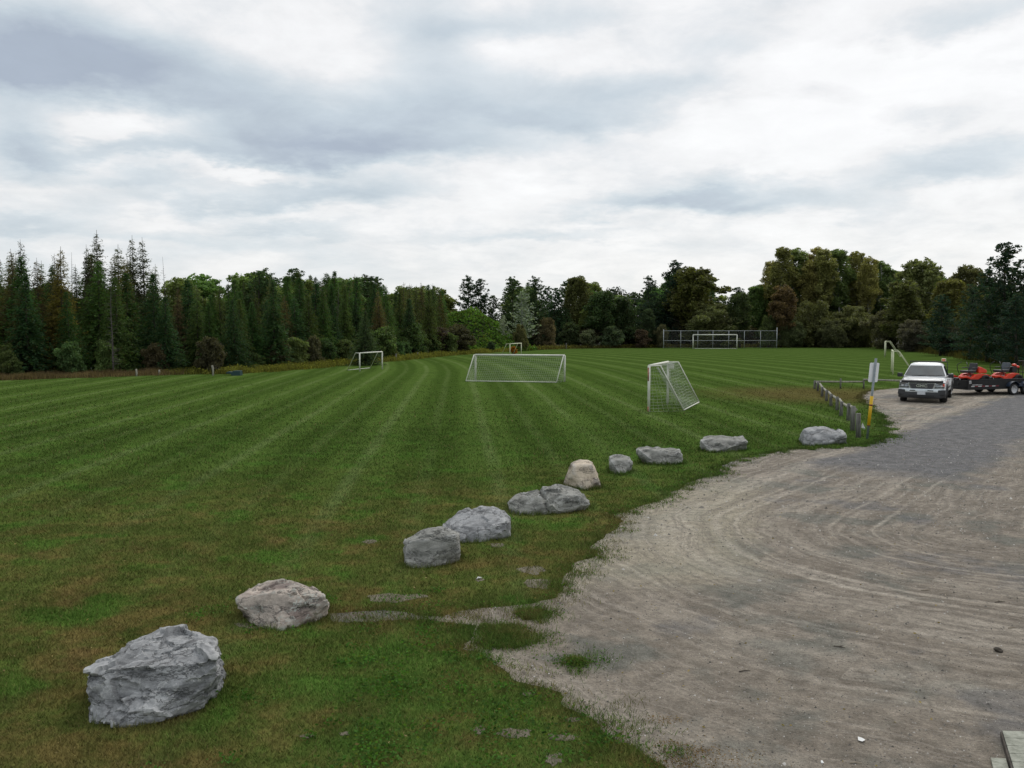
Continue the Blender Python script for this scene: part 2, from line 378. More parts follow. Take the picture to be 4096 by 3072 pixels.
def fractal(poly, closed=True, amp=.10, rng=random.Random(3)):
    out = []; n = len(poly)
    def rec(a, b, d):
        L = (b-a).length; lim = max(.05, a.y*.004)
        if L < lim or d > 9: out.append(a); return
        mid = (a+b)/2; nn = Vector((-(b-a).y, (b-a).x)).normalized()
        mid = mid+nn*L*rng.uniform(-amp, amp)*(1 if L < 2 else 2/L)
        rec(a, mid, d+1); rec(mid, b, d+1)
    for i in range(n if closed else n-1): rec(poly[i], poly[(i+1) % n], 0)
    return out
def g2(l): return [Vector(G(a, b)[:2]) for a, b in l]
EDGE = [(1440, 1659), (1405, 1640), (1370, 1612), (1318, 1592), (1290, 1562), (1262, 1545), (1215, 1525), (1212, 1497), (1160, 1482), (1110, 1470),
 (1085, 1445), (1062, 1428), (1040, 1410), (1000, 1403), (1018, 1380), (1030, 1352), (965, 1345), (880, 1338), (800, 1345), (715, 1342), (708, 1325),
 (770, 1322), (830, 1318), (900, 1330), (960, 1332), (1010, 1318), (1075, 1312), (1125, 1308), (1165, 1300), (1205, 1290), (1210, 1262), (1232, 1235),
 (1245, 1215), (1292, 1198), (1275, 1185), (1300, 1165), (1330, 1145), (1345, 1128), (1328, 1110), (1375, 1097), (1420, 1083), (1450, 1062), (1490, 1042),
 (1530, 1030), (1558, 1024), (1552, 1012), (1575, 1000), (1620, 985), (1700, 972), (1770, 968), (1830, 965), (1885, 957), (1912, 945), (1920, 930), (1905, 905),
 (1885, 885), (1868, 868), (1862, 856), (1872, 846), (1935, 839), (2060, 832), (2215, 833), (2700, 838)]
lot = fractal(g2(EDGE), False)
lot = [Vector((-.6+.0, 3.2)) + Vector((2.2, 0))] + [Vector(lot[0]) + Vector((-.2, -.8))] + lot + [Vector((60, 47)), Vector((60, 3.2))]
def sheet(poly, name, mat, z):
    poly = [Vector(p) for p in poly]; n = len(poly)
    v, e, f, *_ = delaunay_2d_cdt(poly, [(i, (i+1) % n) for i in range(n)], [list(range(n))], 1, 1e-5)
    me = bpy.data.meshes.new(name); me.from_pydata([(p.x, p.y, z) for p in v], [], f); me.update()
    bm = bmesh.new(); bm.from_mesh(me); bmesh.ops.recalc_face_normals(bm, faces=bm.faces)
    if bm.faces and bm.faces[0].normal.z < 0: bmesh.ops.reverse_faces(bm, faces=bm.faces)
    bm.to_mesh(me); bm.free(); return link(name, me, mat)
o = sheet(lot, 'gravel_lot', m_gravel, .005); tag(o, 'curving gravel lot with sweeping tyre tracks', kind='structure')
def blob(cx, cy, rx, ry, seed, rot=0, k=14):
    r = random.Random(seed); c = Vector(G(cx, cy)[:2]); l = []
    sx = (G(cx+rx, cy)-G(cx-rx, cy)).length/2; sy = (G(cx, cy-ry)-G(cx, cy+ry)).length/2
    for i in range(k):
        a = 2*math.pi*i/k; q = r.uniform(.6, 1.1); l.append(c+Matrix.Rotation(rot, 2) @ Vector((math.cos(a)*sx*q, math.sin(a)*sy*q)))
    return fractal(l, True, .30, r)
DIRT = [(1150, 1232, 30, 10), (1165, 1262, 34, 14), (1035, 1251, 10, 6), (850, 1292, 75, 12), (1035, 1578, 14, 10), (1110, 1585, 42, 13), (1215, 1592, 38, 9),
        (1195, 1640, 22, 16), (1240, 1555, 20, 7), (1140, 1500, 18, 6), (665, 1590, 18, 5), (745, 1585, 16, 5), (800, 1170, 22, 4), (1075, 1178, 18, 5), (560, 1352, 60, 8)]
dirts = [blob(*d, seed=i+20) for i, d in enumerate(DIRT)]
allv, allf = [], []
for p in dirts:
    n = len(p); v, e, f, *_ = delaunay_2d_cdt(p, [(i, (i+1) % n) for i in range(n)], [list(range(n))], 1, 1e-5)
    bse = len(allv); allv += [(q.x, q.y, .004) for q in v]; allf += [[i+bse for i in (ff if True else ff)] for ff in f]
me = bpy.data.meshes.new('bare_dirt'); me.from_pydata(allv, [], allf); me.update()
o = link('bare_dirt', me, m_dirt); tag(o, 'small bare dirt patches worn in the grass beside the gravel', kind='structure')
ISL = [blob(1098, 1380, 60, 26, 51), blob(1142, 1330, 26, 14, 52, .5), blob(1243, 1434, 13, 4, 53), blob(1050, 1362, 16, 8, 54), blob(1090, 1365, 30, 10, 55)]

def inside(X, Y, poly):
    p = np.array([(q[0], q[1]) for q in poly]); res = np.zeros(len(X), bool)
    lo, hi = p.min(0), p.max(0); sel = np.where((X > lo[0]) & (X < hi[0]) & (Y > lo[1]) & (Y < hi[1]))[0]
    xa, ya = p[:, 0], p[:, 1]; xb, yb = np.roll(xa, -1), np.roll(ya, -1)
    for c in range(0, len(sel), 20000):
        s = sel[c:c+20000]; x = X[s][:, None]; y = Y[s][:, None]
        cr = ((ya > y) != (yb > y)) & (x < (xb-xa)*(y-ya)/(yb-ya+1e-12)+xa)
        res[s] = (cr.sum(1) % 2) == 1
    return res

# ------------------------------------------------------------------ grass blades
def blades(X, Y, h, w, lean=.6, z0=0):
    n = len(X); a = RNG.uniform(0, 2*np.pi, n); dirx, diry = np.cos(a), np.sin(a)
    l = RNG.normal(0, lean, (n, 2))*h[:, None]
    V = np.zeros((n, 3, 3), np.float32)
    V[:, 0] = np.c_[X-dirx*w/2, Y-diry*w/2, np.full(n, z0)]; V[:, 1] = np.c_[X+dirx*w/2, Y+diry*w/2, np.full(n, z0)]
    V[:, 2] = np.c_[X+l[:, 0], Y+l[:, 1], z0+h]
    return V
def scatter(y0, y1, dens, margin=1.0):
    hw = y1*.60+margin; N = int((y1-y0)*2*hw*dens); X = RNG.uniform(-hw, hw, N); Y = RNG.uniform(y0, y1, N)
    k = np.abs(X) < Y*.60+margin; X, Y = X[k], Y[k]
    k = ~inside(X+.0, Y, lot)
    for i in ISL: k |= inside(X, Y, i)
    for d in dirts: k &= ~(inside(X, Y, d) & (RNG.random(len(X)) < .42))
    return X[k], Y[k]
B = []
for y0, y1, dens, h, w in ((6.2, 9, 5200, .034, .0065), (9, 12, 3300, .036, .008), (12, 16, 1800, .038, .010), (16, 22, 800, .042, .014), (22, 32, 300, .048, .02), (32, 90, 100, .05, .032)):
    X, Y = scatter(y0, y1, dens)
    if y0 == 32: k = RNG.random(len(X)) < np.clip((90-Y)/58, 0, 1)**3.2; X, Y = X[k], Y[k]
    cl = np.sin(X*2.1+np.cos(Y*1.7)*2)*np.sin(Y*2.3+X)
    B.append(blades(X, Y, h*(RNG.uniform(.5, 1.35, len(X))+.25*cl), w*RNG.uniform(.7, 1.3, len(X))))
kq = RNG.choice(len(lot)-4, 46000)+2; qq = np.array([(lot[i].x, lot[i].y) for i in kq])+RNG.normal(0, .30, (46000, 2)); kk = (qq[:, 1] < 45) & inside(qq[:, 0], qq[:, 1], lot); qq = qq[kk]
kk = (np.sin(qq[:, 0]*5+np.cos(qq[:, 1]*4)*2)*np.sin(qq[:, 1]*6.3+qq[:, 0]*2) > RNG.uniform(-.1, 1.1, len(qq))); qq = qq[kk]
B.append(blades(qq[:, 0], qq[:, 1], .045*RNG.uniform(.4, 1.3, len(qq)), .008*np.clip(qq[:, 1]/12, 1, 3), .8, .004))
# longer growth on the edge of the gravel and round the islands
ep = np.array([(p.x, p.y) for p in lot[2:-2]] + [(p.x, p.y) for i in ISL for p in i])
seg = np.linalg.norm(np.diff(ep, axis=0), axis=1); seg = np.append(seg, 0); seg[seg > 3] = 0
k = RNG.choice(len(ep), 60000, p=seg/seg.sum()); q = ep[k]+RNG.normal(0, .10, (60000, 2))*(1+q_ if (q_ := 0) else 1)
kk = (q[:, 1] < 50) & (~inside(q[:, 0], q[:, 1], lot) | (RNG.random(60000) < .22))
q = q[kk]; sc = np.clip(q[:, 1]/12, 1, 3)
B.append(blades(q[:, 0], q[:, 1], .055*RNG.uniform(.5, 1.4, len(q)), .007*sc))
X = np.concatenate([RNG.uniform(min(p.x for p in i), max(p.x for p in i), 6000) for i in ISL]); Y = np.concatenate([RNG.uniform(min(p.y for p in i), max(p.y for p in i), 6000) for i in ISL])
k = np.zeros(len(X), bool)
for i in ISL: k |= inside(X, Y, i)
B.append(blades(X[k], Y[k], .05*RNG.uniform(.5, 1.4, k.sum()), np.full(k.sum(), .008)))
V = np.concatenate(B).reshape(-1, 3); me = np_mesh('grass', V, np.arange(len(V)).reshape(-1, 3))
o = link('grass', me, m_blade); tag(o, 'short mown grass blades around the boulders, partly dried brown', 'grass', kind='stuff')

# broad-leaved weeds in the near turf
def leaf_quads(C, s, flat=.5):
    n = len(C); a = RNG.normal(0, 1, (n, 3)); a[:, 2] *= flat; a /= np.linalg.norm(a, axis=1)[:, None]
    c = RNG.normal(0, 1, (n, 3)); b_ = np.cross(a, c); b_ /= np.linalg.norm(b_, axis=1)[:, None]
    s = np.broadcast_to(np.asarray(s), (n,))[:, None]; V = np.stack([C-a*s, C-b_*s*.55, C+a*s, C+b_*s*.55], 1)
    return V
L = []
for i in range(150):
    x = random.uniform(-4.2, 2.2); y = random.uniform(6.8, 13)
    if i < 95: dx_, dy_ = random.uniform(760, 1380), random.uniform(1330, 1659); g_ = G(dx_, dy_); x, y = g_.x, g_.y
    if inside(np.array([x]), np.array([y]), lot)[0]: continue
    n = random.randint(20, 70); r = random.uniform(.05, .16)
    C = np.c_[RNG.normal(x, r, n), RNG.normal(y, r, n), RNG.uniform(.02, .07, n)]; L.append(leaf_quads(C, RNG.uniform(.012, .024, n), .35))
for (wx, wy, r, n) in ((1243, 1434, .12, 260), (520+10, 0, 0, 0)):
    if n: g_ = G(wx, wy); L.append(leaf_quads(np.c_[RNG.normal(g_.x, r*1.3, n), RNG.normal(g_.y, r*.7, n), RNG.uniform(.01, .07, n)], .016, .5))
V = np.concatenate(L).reshape(-1, 3); o = link('ground_weeds', np_mesh('ground_weeds', V, np.arange(len(V)).reshape(-1, 4)), m_weed)
o.color = (.055, .125, .022, 1); tag(o, 'low broad-leaved weeds and clover growing in the near grass', 'weeds', kind='stuff')

N = 420; Y = RNG.uniform(6.6, 20, N); X = RNG.uniform(-.6, .5, N)*Y; V = leaf_quads(np.c_[X, Y, np.where(inside(X, Y, lot), .012, .045)], RNG.uniform(.010, .022, N), .2).reshape(-1, 3)
o = link('fallen_leaves', np_mesh('fallen_leaves', V, np.arange(len(V)).reshape(-1, 4)), m_weed); o.color = (.26, .20, .10, 1); tag(o, 'a few pale fallen leaves scattered over grass and gravel', 'leaves', kind='stuff')
# loose stones on the gravel
N = 60000; Y = 6.4+RNG.random(N)**1.35*22; X = RNG.uniform(-.15, .62, N)*Y; k = inside(X, Y, lot)
X, Y = X[k], Y[k]; n = len(X); r = np.exp(RNG.normal(-5.25, .50, n))*np.clip(Y/11, 1, 1.7)
octv = np.array([(1, 0, 0), (-.5, .87, 0), (-.5, -.87, 0), (0, 0, .8)]); rot = RNG.uniform(0, 6.28, n)
cs, sn = np.cos(rot), np.sin(rot); V = np.zeros((n, 4, 3))
for i, (a, b_, c_) in enumerate(octv):
    j = RNG.uniform(.6, 1.3, n); V[:, i, 0] = X+(a*cs-b_*sn)*r*j; V[:, i, 1] = Y+(a*sn+b_*cs)*r*j; V[:, i, 2] = .004+c_*r*j
idx = np.arange(n)[:, None]*4; Fc = np.concatenate([idx+np.array([[0, 1, 3]]), idx+np.array([[1, 2, 3]]), idx+np.array([[2, 0, 3]])])
m_stone, t, b = new_mat('loose_stone'); rr = t.node('ShaderNodeNewGeometry').outputs['Random Per Island']
t.put(b.inputs['Base Color'], t.ramp(rr, [(0, (.04, .036, .032)), (.45, (.11, .10, .088)), (.8, (.22, .20, .175)), (1, (.5, .48, .45))])); b.inputs['Roughness'].default_value = .9
o = link('loose_stones', np_mesh('loose_stones', V, Fc), m_stone); tag(o, 'loose stones and grit scattered over the gravel', 'stones', kind='stuff')

# ------------------------------------------------------------------ boulders
FOOT = []
def boulder(sil, ft, bot, tr, dback, mat, label, seed, amp=1.0, dfront=0.12):
    (ox, oy, sc) = tr
    def D(p): return ((ox+p[0]/sc)*.54004, (oy+p[1]/sc)*.54004)
    base = [G(*D(p)) for p in bot]; y0 = sum(p.y for p in base)/len(base)
    pts = [p.copy() for p in base]
    lox = min(p.x for p in base); hix = max(p.x for p in base)
    for p in ft: pts.append(P(*D(p), y0+dfront))
    sp = [P(*D(p), y0+dback*.8) for p in sil]; pts += sp
    for q in sp: pts.append(Vector((q.x*.98+.02*(lox+hix)/2, y0+dback, max(.0, q.z*.45))))
    for q in (lox, (lox+hix)/2, hix): pts.append(Vector((q*.9+.1*(lox+hix)/2, y0+dback*.95, -.03)))
    for p in base: pts.append(Vector((p.x, p.y+.03, -.06)))
    c = sum(pts, Vector())/len(pts); c.z = 0
    bm = bmesh.new(); vs = [bm.verts.new(p-c) for p in pts]
    bmesh.ops.convex_hull(bm, input=vs); bmesh.ops.delete(bm, geom=[v for v in bm.verts if not v.link_faces], context='VERTS')
    edge = max(.022, y0*.0026)
    for it in range(8):
        es = [e for e in bm.edges if e.calc_length() > edge*(1.9 if it < 5 else 1.35)]
        if not es or len(bm.verts) > 26000: break
        bmesh.ops.subdivide_edges(bm, edges=es, cuts=1); bmesh.ops.triangulate(bm, faces=[f for f in bm.faces if len(f.verts) > 3])
    for _ in range(1): bmesh.ops.smooth_vert(bm, verts=bm.verts, factor=.3, use_axis_x=True, use_axis_y=True, use_axis_z=True)
    bm.normal_update(); sz = (hix-lox); off = Vector((seed*7.3, seed*3.1, seed))
    rr_ = random.Random(seed*13+5); cc = sum((v.co for v in bm.verts), Vector())/len(bm.verts)
    for _ in range(9):
        nn = Vector((rr_.gauss(0, 1), rr_.gauss(-.5, .8), rr_.gauss(.25, .6))).normalized()
        sup = max((v.co-cc).dot(nn) for v in bm.verts); dd = sup*rr_.uniform(.90, .985)
        for v in bm.verts:
            ex_ = (v.co-cc).dot(nn)-dd
            if ex_ > 0: v.co -= nn*ex_*.97
    bm.normal_update()
    new = []
    for v in bm.verts:
        p = v.co+off; q = Vector((p.x, p.y, p.z*2.2))/sz
        wq = q+Vector((mn.noise(q*2.5), mn.noise(q*2.5+Vector((7, 3, 1))), mn.noise(q*2.5+Vector((2, 9, 4)))))*.10
        d = mn.fractal(q*1.3, .9, 2.0, 3)*.030
        for fs_, am_, sd_ in ((2.1, .22, 0.0), (4.6, .24, 3.3), (10.5, .13, 6.1)):
            u = wq*fs_+Vector((sd_, sd_*1.7, sd_*.6)); cp = mn.voronoi(u)[1][0]; h3 = mn.cell_vector(cp*3.7+Vector((sd_, 1, 2)))-Vector((.5, .5, .5))
            d += (u-cp).dot(h3)*am_/fs_+(h3.x+h3.y)*.10*am_/fs_
        if seed == 5:
            xg = v.co.x+.02-(.22-v.co.z)*.55+mn.noise(q*5)*.05; d -= .050*math.exp(-(xg/.035)**2)+(.035 if xg < 0 and v.co.z > .3 else 0)
            zg = v.co.z-.36-mn.noise(q*4)*.04; d -= .03*math.exp(-(zg/.02)**2)*(xg < 0)
        if seed == 8: d -= .05*math.exp(-((v.co.x+.22-v.co.z*.2)/.05)**2)
        d += mn.fractal(q*11, .8, 2.1, 4)*.006-.006
        new.append(v.co+v.normal*d*sz*amp)
    for v, q in zip(bm.verts, new): v.co = q
    for f in bm.faces: f.smooth = True
    bm.normal_update()
    for e in bm.edges:
        if len(e.link_faces) == 2 and e.calc_face_angle(0) > .65: e.smooth = False
    FOOT.append([(v.co.x+c.x, v.co.y+c.y) for v in bm.verts if -.03 < v.co.z < .05])
    me = bpy.data.meshes.new('boulder'); bm.to_mesh(me); bm.free()
    o = link('boulder', me, mat, loc=c); tag(o, label, 'boulder', 'boulders lining the edge of the gravel')
    return o
TA = (200, 2250, 1.843); TB = (1500, 1900, 2.212); TC = (2200, 1650, 1.7015)
boulder([(430, 725), (600, 610), (700, 560), (880, 465), (980, 450), (1060, 490), (1115, 540), (1198, 548)],
        [(222, 900), (240, 805), (330, 830), (480, 830), (700, 800), (980, 770), (1165, 800), (1222, 720), (1228, 840)],
        [(285, 1140), (330, 1170), (430, 1195), (560, 1208), (740, 1203), (900, 1130), (1110, 1100), (1165, 1040)], TA, 1.15, m_rock,
        'largest boulder, blue-grey block with white veins at the near left corner', 1, 1.0)
boulder([(1450, 232), (1490, 190), (1600, 145), (1700, 135), (1800, 145), (1880, 170), (1950, 185)],
        [(1370, 272), (1372, 330), (1500, 250), (1640, 270), (1790, 235), (1890, 190), (1975, 215), (2032, 225), (2050, 300)],
        [(1400, 405), (1470, 450), (1540, 490), (1700, 502), (1870, 475), (1950, 440), (2045, 385)], TA, .8, m_pink,
        'pinkish grey boulder with a dark stained corner, second from the left', 2, .8)
boulder([(262, 550), (420, 495), (480, 488), (580, 455), (650, 460), (740, 500)], [(255, 585), (400, 575), (560, 565), (720, 535), (768, 580)],
        [(250, 820), (400, 826), (600, 802), (775, 758)], TB, .75, m_rock2, 'square-cut grey boulder touching the left end of a rounder one', 3, .75)
boulder([(600, 432), (740, 325), (850, 285), (950, 272), (1090, 285), (1160, 330), (1198, 370)], [(610, 460), (760, 470), (860, 450), (1040, 437), (1150, 430), (1196, 440)],
        [(700, 610), (780, 602), (1000, 588), (1185, 545)], TB, .95, m_rock, 'pale domed grey boulder behind the square-cut one, dark below its rim', 4, .7)
boulder([(1210, 185), (1250, 150), (1350, 110), (1480, 88), (1610, 105), (1700, 108), (1800, 125), (1850, 165)], [(1172, 250), (1200, 215), (1450, 200), (1640, 150), (1830, 175), (1895, 255)],
        [(1158, 335), (1300, 366), (1500, 352), (1600, 332), (1900, 290)], TB, .9, m_rock2, 'longest boulder, low grey slab with a deep crack across its middle', 5, .75)
boulder([(140, 340), (200, 312), (260, 312), (292, 335)], [(125, 410), (150, 360), (285, 350), (305, 405), (345, 470)],
        [(88, 500), (160, 510), (230, 533), (352, 522)], TC, .75, m_tan, 'upright cream-coloured boulder with a brown stain', 6, .6)
boulder([(402, 296), (425, 284), (470, 280), (540, 293)], [(402, 310), (455, 322), (545, 325), (567, 345)], [(412, 412), (480, 429), (562, 410)], TC, .6, m_rock2,
        'smallest boulder, grey cube right of the cream-coloured one', 7, .7)
boulder([(594, 238), (640, 230), (720, 234), (880, 243)], [(594, 246), (605, 290), (680, 268), (880, 268), (908, 290), (920, 325)], [(640, 345), (740, 361), (905, 350)], TC, .75, m_rock2,
        'grey boulder with an overhanging pointed left end', 8, .7)
boulder([(1048, 162), (1150, 155), (1250, 156), (1332, 158)], [(1025, 190), (1130, 205), (1340, 190), (1356, 200)], [(1030, 262), (1090, 276), (1180, 270), (1345, 256)], TC, .8, m_rock2,
        'flat-topped grey boulder standing alone at the tip of the lawn, undercut below', 9, .75)
boulder([(1760, 98), (1840, 90), (1930, 106), (2000, 124)], [(1716, 108), (1722, 130), (1800, 150), (1900, 135), (2012, 150), (2026, 170)], [(1735, 226), (1800, 233), (1870, 223), (2026, 214)], TC, .9, m_rock,
        'blue-grey boulder farthest along the row, next to the sign pole', 10, .75)

# longer tufts against the rocks and along the gravel
Tf = []; rt = np.random.default_rng(17)
for ft_ in FOOT:
    a_ = np.array(ft_)
    if len(a_) < 4: continue
    cen = a_.mean(0); k = rt.integers(0, len(a_), 1500); q = a_[k]; q = q+(q-cen)*.04+rt.normal(0, .035, q.shape); sc_ = max(1, cen[1]/12)
    Tf.append(blades(q[:, 0], q[:, 1], rt.uniform(.03, .10, len(q))*min(1.4, sc_**.5), .007*sc_*np.ones(len(q)), .35))
wl = []
for _ in range(520):
    i = rt.choice(len(ep), p=seg/seg.sum()); c_ = ep[i]+rt.normal(0, .14, 2)
    if c_[1] > 34: continue
    n_ = int(rt.integers(25, 110)); r_ = rt.uniform(.05, .17); q = rt.normal(0, r_, (n_, 2))+c_; f_ = max(1, c_[1]/13)
    Tf.append(blades(q[:, 0], q[:, 1], rt.uniform(.03, .095, n_), .007*f_*np.ones(n_), .5))
    if rt.random() < .45: wl.append(leaf_quads(np.c_[q[:30], rt.uniform(.01, .05, len(q[:30]))], .015*f_, .4))
for i in ISL:
    a_ = np.array([(p.x, p.y) for p in i]); cen = a_.mean(0)
    for _ in range(26 if np.ptp(a_[:, 0]) > .45 else 3):
        c_ = cen+(a_[rt.integers(len(a_))]-cen)*rt.uniform(0, 1); q = rt.normal(0, .09 if np.ptp(a_[:, 0]) > .45 else .05, (110, 2))+c_; Tf.append(blades(q[:, 0], q[:, 1], rt.uniform(.03, .11, 110), .008*np.ones(110), .5)); wl.append(leaf_quads(np.c_[q[:25], rt.uniform(.01, .06, 25)], .015, .4))
V = np.concatenate(Tf).reshape(-1, 3); o = link('grass_tufts', np_mesh('grass_tufts', V, np.arange(len(V)).reshape(-1, 3)), m_blade); tag(o, 'longer uncut tufts of grass round the boulders and along the gravel edge', 'grass', kind='stuff')
V = np.concatenate(wl).reshape(-1, 3); o = link('edge_weeds', np_mesh('edge_weeds', V, np.arange(len(V)).reshape(-1, 4)), m_weed); o.color = (.07, .14, .026, 1); tag(o, 'green weeds creeping over the edge of the gravel', 'weeds', kind='stuff')

# ------------------------------------------------------------------ goals
def net(mb, a, b, c, d, cell, r=.006, sag=.0, sdir=Vector((0, 0, -1))):
    # a-b top edge, d-c bottom edge
    a, b, c, d = map(Vector, (a, b, c, d)); nu = max(2, int(((a-b).length+(c-d).length)/2/cell)); nv = max(2, int(((a-d).length+(b-c).length)/2/cell))
    def q(u, v):
        p = (a*(1-u)+b*u)*(1-v)+(d*(1-u)+c*u)*v
        w = math.sin(math.pi*u)**.6*math.sin(math.pi*v)
        return p+sdir*sag*w+Vector((mn.noise(p*2.3), mn.noise(p*2.3+Vector((9, 0, 0))), mn.noise(p*2.3+Vector((0, 9, 0)))))*.05*w
    for i in range(nu+1): mb.tube([q(i/nu, j/nv) for j in range(nv+1)], r, 3, False, False)
    for j in range(nv+1): mb.tube([q(i/nu, j/nv) for i in range(nu+1)], r, 3, False, False)
def goal(label, A, Bp, h, top, base, mat, mat_near=None, netted=0, r=.05, zoff=0, sag=.25, back=None):
    # A, Bp: feet of the two posts; top/base: vectors to the back bar and the back feet
    A, Bp = Vector(A), Vector(Bp); top = Vector(top); base = Vector(base); org = (A+Bp)/2
    root = thing('soccer_goal', label, 'soccer goal', org, 0, 'soccer goals on the field')
    hz = Vector((0, 0, h)); mats = mat_near or mat
    MB().tube([A, A+hz], r, 8).build('post', mats, root, org); MB().tube([Bp, Bp+hz], r, 8).build('post', mat, root, org)
    MB().tube([A+hz, A+hz*.99*0+hz+(Bp-A)*.5, Bp+hz], r, 8).build('crossbar', mat, root, org)
    for p in (A, Bp):
        MB().tube([p+hz, p+hz+top, p+base+Vector((0, 0, .02))], r*.6, 6).build('back_support', mat, root, org)
    MB().tube([A+base+Vector((0, 0, .03)), Bp+base+Vector((0, 0, .03))], r*.5, 6).build('ground_bar', mat, root, org)
    if netted:
        mb = MB(); d = (Bp-A).normalized(); inn = Vector((0, 0, -1))
        net(mb, A+hz+top, Bp+hz+top, Bp+base, A+base, netted, netr[0], sag, (-top.normalized()+Vector((0, 0, -.5))).normalized())
        net(mb, A+hz, Bp+hz, Bp+hz+top, A+hz+top, netted, netr[0], .06)
        for p in (A, Bp): net(mb, p+hz, p+hz+top, p+base, p, netted, netr[0], .05, d)
        o = mb.build('net', m_net, root, org)
    return root
netr = [.0065]
def g3(sx, sy): return G(sx*.54004, sy*.54004)
# middle goal seen from behind
A = Vector((-2.49, 60.1, 0)); Bq = Vector((3.52, 58.7, 0)); base = Vector((-.60, -1.15, 0))
netr[0] = .0062
goal('wide white netted goal in the middle of the field, seen from behind', A, Bq, 1.74, base*.16, base, m_goal, None, .135, .062, sag=.16)
netr[0] = .0048
A = Vector((5.88, 37.7, 0)); Bq = Vector((7.42, 41.8, 0)); 
gl = goal('netted goal with a rust-streaked near post, nearest the boulders', A, Bq, 1.97, (.50, .13, 0), (1.58, .38, 0), m_goal, None, .135, .06, sag=.35)
org = (A+Bq)/2
for z0, z1 in ((1.32, 1.9), (.0, .22)): MB().tube([A+Vector((-.012, -.01, z0)), A+Vector((-.012, -.01, z1))], .048, 8).build('rust_patch', m_rust, gl, org)
MB().box(Bq+Vector((.14, -.05, 1.78)), (.28, .02, .24), .1).build('white_board', m_goal, gl, org)
mb = MB(); a0 = A+Vector((.35, .2, 1.9))
for k in range(7): mb.tube([a0+Vector((k*.02, k*.05, -.0)), a0+Vector((.45+k*.03, .3, -.75)), a0+Vector((.72+k*.05, .5, -1.25)), a0+Vector((1.0+k*.06, .5, -1.72))], .006, 4)
o = mb.build('bunched_net', m_net, gl, org)
goal('bare white goal in front of the left boundary weeds', (-12.5, 72.2, 0), (-11.24, 76.2, 0), 1.50, (-.42, .5, 0), (-1.3, 1.6, 0), m_goal, r=.055)
goal('small bare cream goal behind the middle goal, an orange bush showing through it', (-.26, 111, 0), (1.22, 115.5, 0), 1.52, (-.42, .3, 0), (-1.1, .8, 0), m_cream, r=.06)
g_ = P(858/3.16*.54004+2500*.54004, 0, 146.5); xl = (2500+858/3.16)/4; xr = (2500+1412/3.16)/4
A = Vector(((xl-512)/F*146.7, 146.7, 0)); Bq = Vector(((xr-512)/F*146.7, 146.7, 0))
goal('full-size white goal in front of the chain-link backstop', A, Bq, 2.35, (.1, .5, 0), (.55, 1.8, 0), m_goal, r=.085)
goal('cream goal seen end-on, farther of the two behind the pickup', (45.3, 107, 0), (47.8, 112.6, 0), 1.84, (.55, .0, 0), (1.75, -.3, 0), m_cream, r=.06)
goal('cream goal seen end-on, its support running down behind the pickup cab', (29.25, 67.5, 0), (30.9, 71.6, 0), 1.76, (.42, -.1, 0), (1.55, -.3, 0), m_cream, r=.055)

# chain-link backstop
Y0 = 151.0; xs = [((2500+v/3.16)/4-512)/F*Y0 for v in (485, 702, 918, 1108, 1308, 1505, 1708, 1915)]; org = Vector((xs[0], Y0, 0))
root = thing('backstop_fence', 'tall chain-link backstop fence behind the far goal', 'fence', org)
for i, x in enumerate(xs): MB().tube([(x, Y0, 0), (x, Y0, 3.55 if i == 7 else (3.25 if i == 0 else 3.0))], .07 if i in (0, 7) else .05, 6).build('post', m_galv, root, org)
for z in (3.0, 1.32): MB().tube([(xs[0], Y0, z), (xs[-1], Y0, z)], .04, 6).build('rail', m_galv, root, org)
mb = MB(); W = xs[-1]-xs[0]; k = -3.0
while k < W:
    for s in (1, -1):
        x0, x1 = (k, k+3) if s == 1 else (k+3, k); z0, z1 = 0, 3
        a, b_ = Vector((x0, 0, 0)), Vector((x1, 0, 3)); d = b_-a
        t0 = 0; t1 = 1
        if d.x: ta, tb = sorted(((0-a.x)/d.x, (W-a.x)/d.x)); t0 = max(t0, ta); t1 = min(t1, tb)
        if t1 > t0: mb.tube([a+d*t0+Vector((xs[0], Y0-.02, 0)), a+d*t1+Vector((xs[0], Y0-.02, 0))], .0035, 3, False, False)
    k += .2
mb.build('chain_link', simple('chain_link_wire', (.14, .15, .15), .6), root, org)

# ------------------------------------------------------------------ rail fence, sign
PF = [(858.4, 437.5, .80), (852.5, 430.5, .86), (848, 420.5, .66), (841, 416, .60), (837, 410, .58), (831, 406, .56), (826.5, 401, .55), (822, 396.4, .50), (818, 391, .52), (814.6, 388.6, .48)]
pp = [G(a/.46293, b_/.46293) for a, b_, _ in PF]; org = pp[0].copy()
root = thing('rail_fence', 'low weathered log rail fence between the lawn and the gravel', 'fence', org)
for i, (p, (_, _, h)) in enumerate(zip(pp, PF)):
    r = .082 if i < 2 else .07
    MB().tube([p+Vector((0, 0, -.05)), p+Vector((random.uniform(-.02, .02), 0, h*.6)), p+Vector((random.uniform(-.03, .03), 0, h))], [r*1.05, r, r*.92], 9).build('post', m_wood, root, org)
for i in range(1, len(pp)-1):
    a, b_ = pp[i], pp[i+1]; za, zb = PF[i][2]-.12, PF[i+1][2]-.10
    side = Vector((.09, -.03, 0))
    MB().tube([a+side+Vector((0, 0, za)), (a+b_)/2+side+Vector((0, 0, (za+zb)/2-.03)), b_+side+Vector((0, 0, zb))], [.055, .06, .05], 7).build('rail', m_rail, root, org)
zz = .42; Yf = pp[-1].y
xr = [17.9, 19.9, 22.0, 24.6, 27.2, 30.2]
xf = [P(c*.54004, 826, Yf).x for c in (3280, 3370, 3456)]; q0 = pp[-1]
def rail(a, b_, r=.055): MB().tube([a, (a+b_)/2+Vector((0, 0, random.uniform(-.02, .02))), b_], [r, r*.95, r*.85], 7).build('rail', m_rail, root, org)
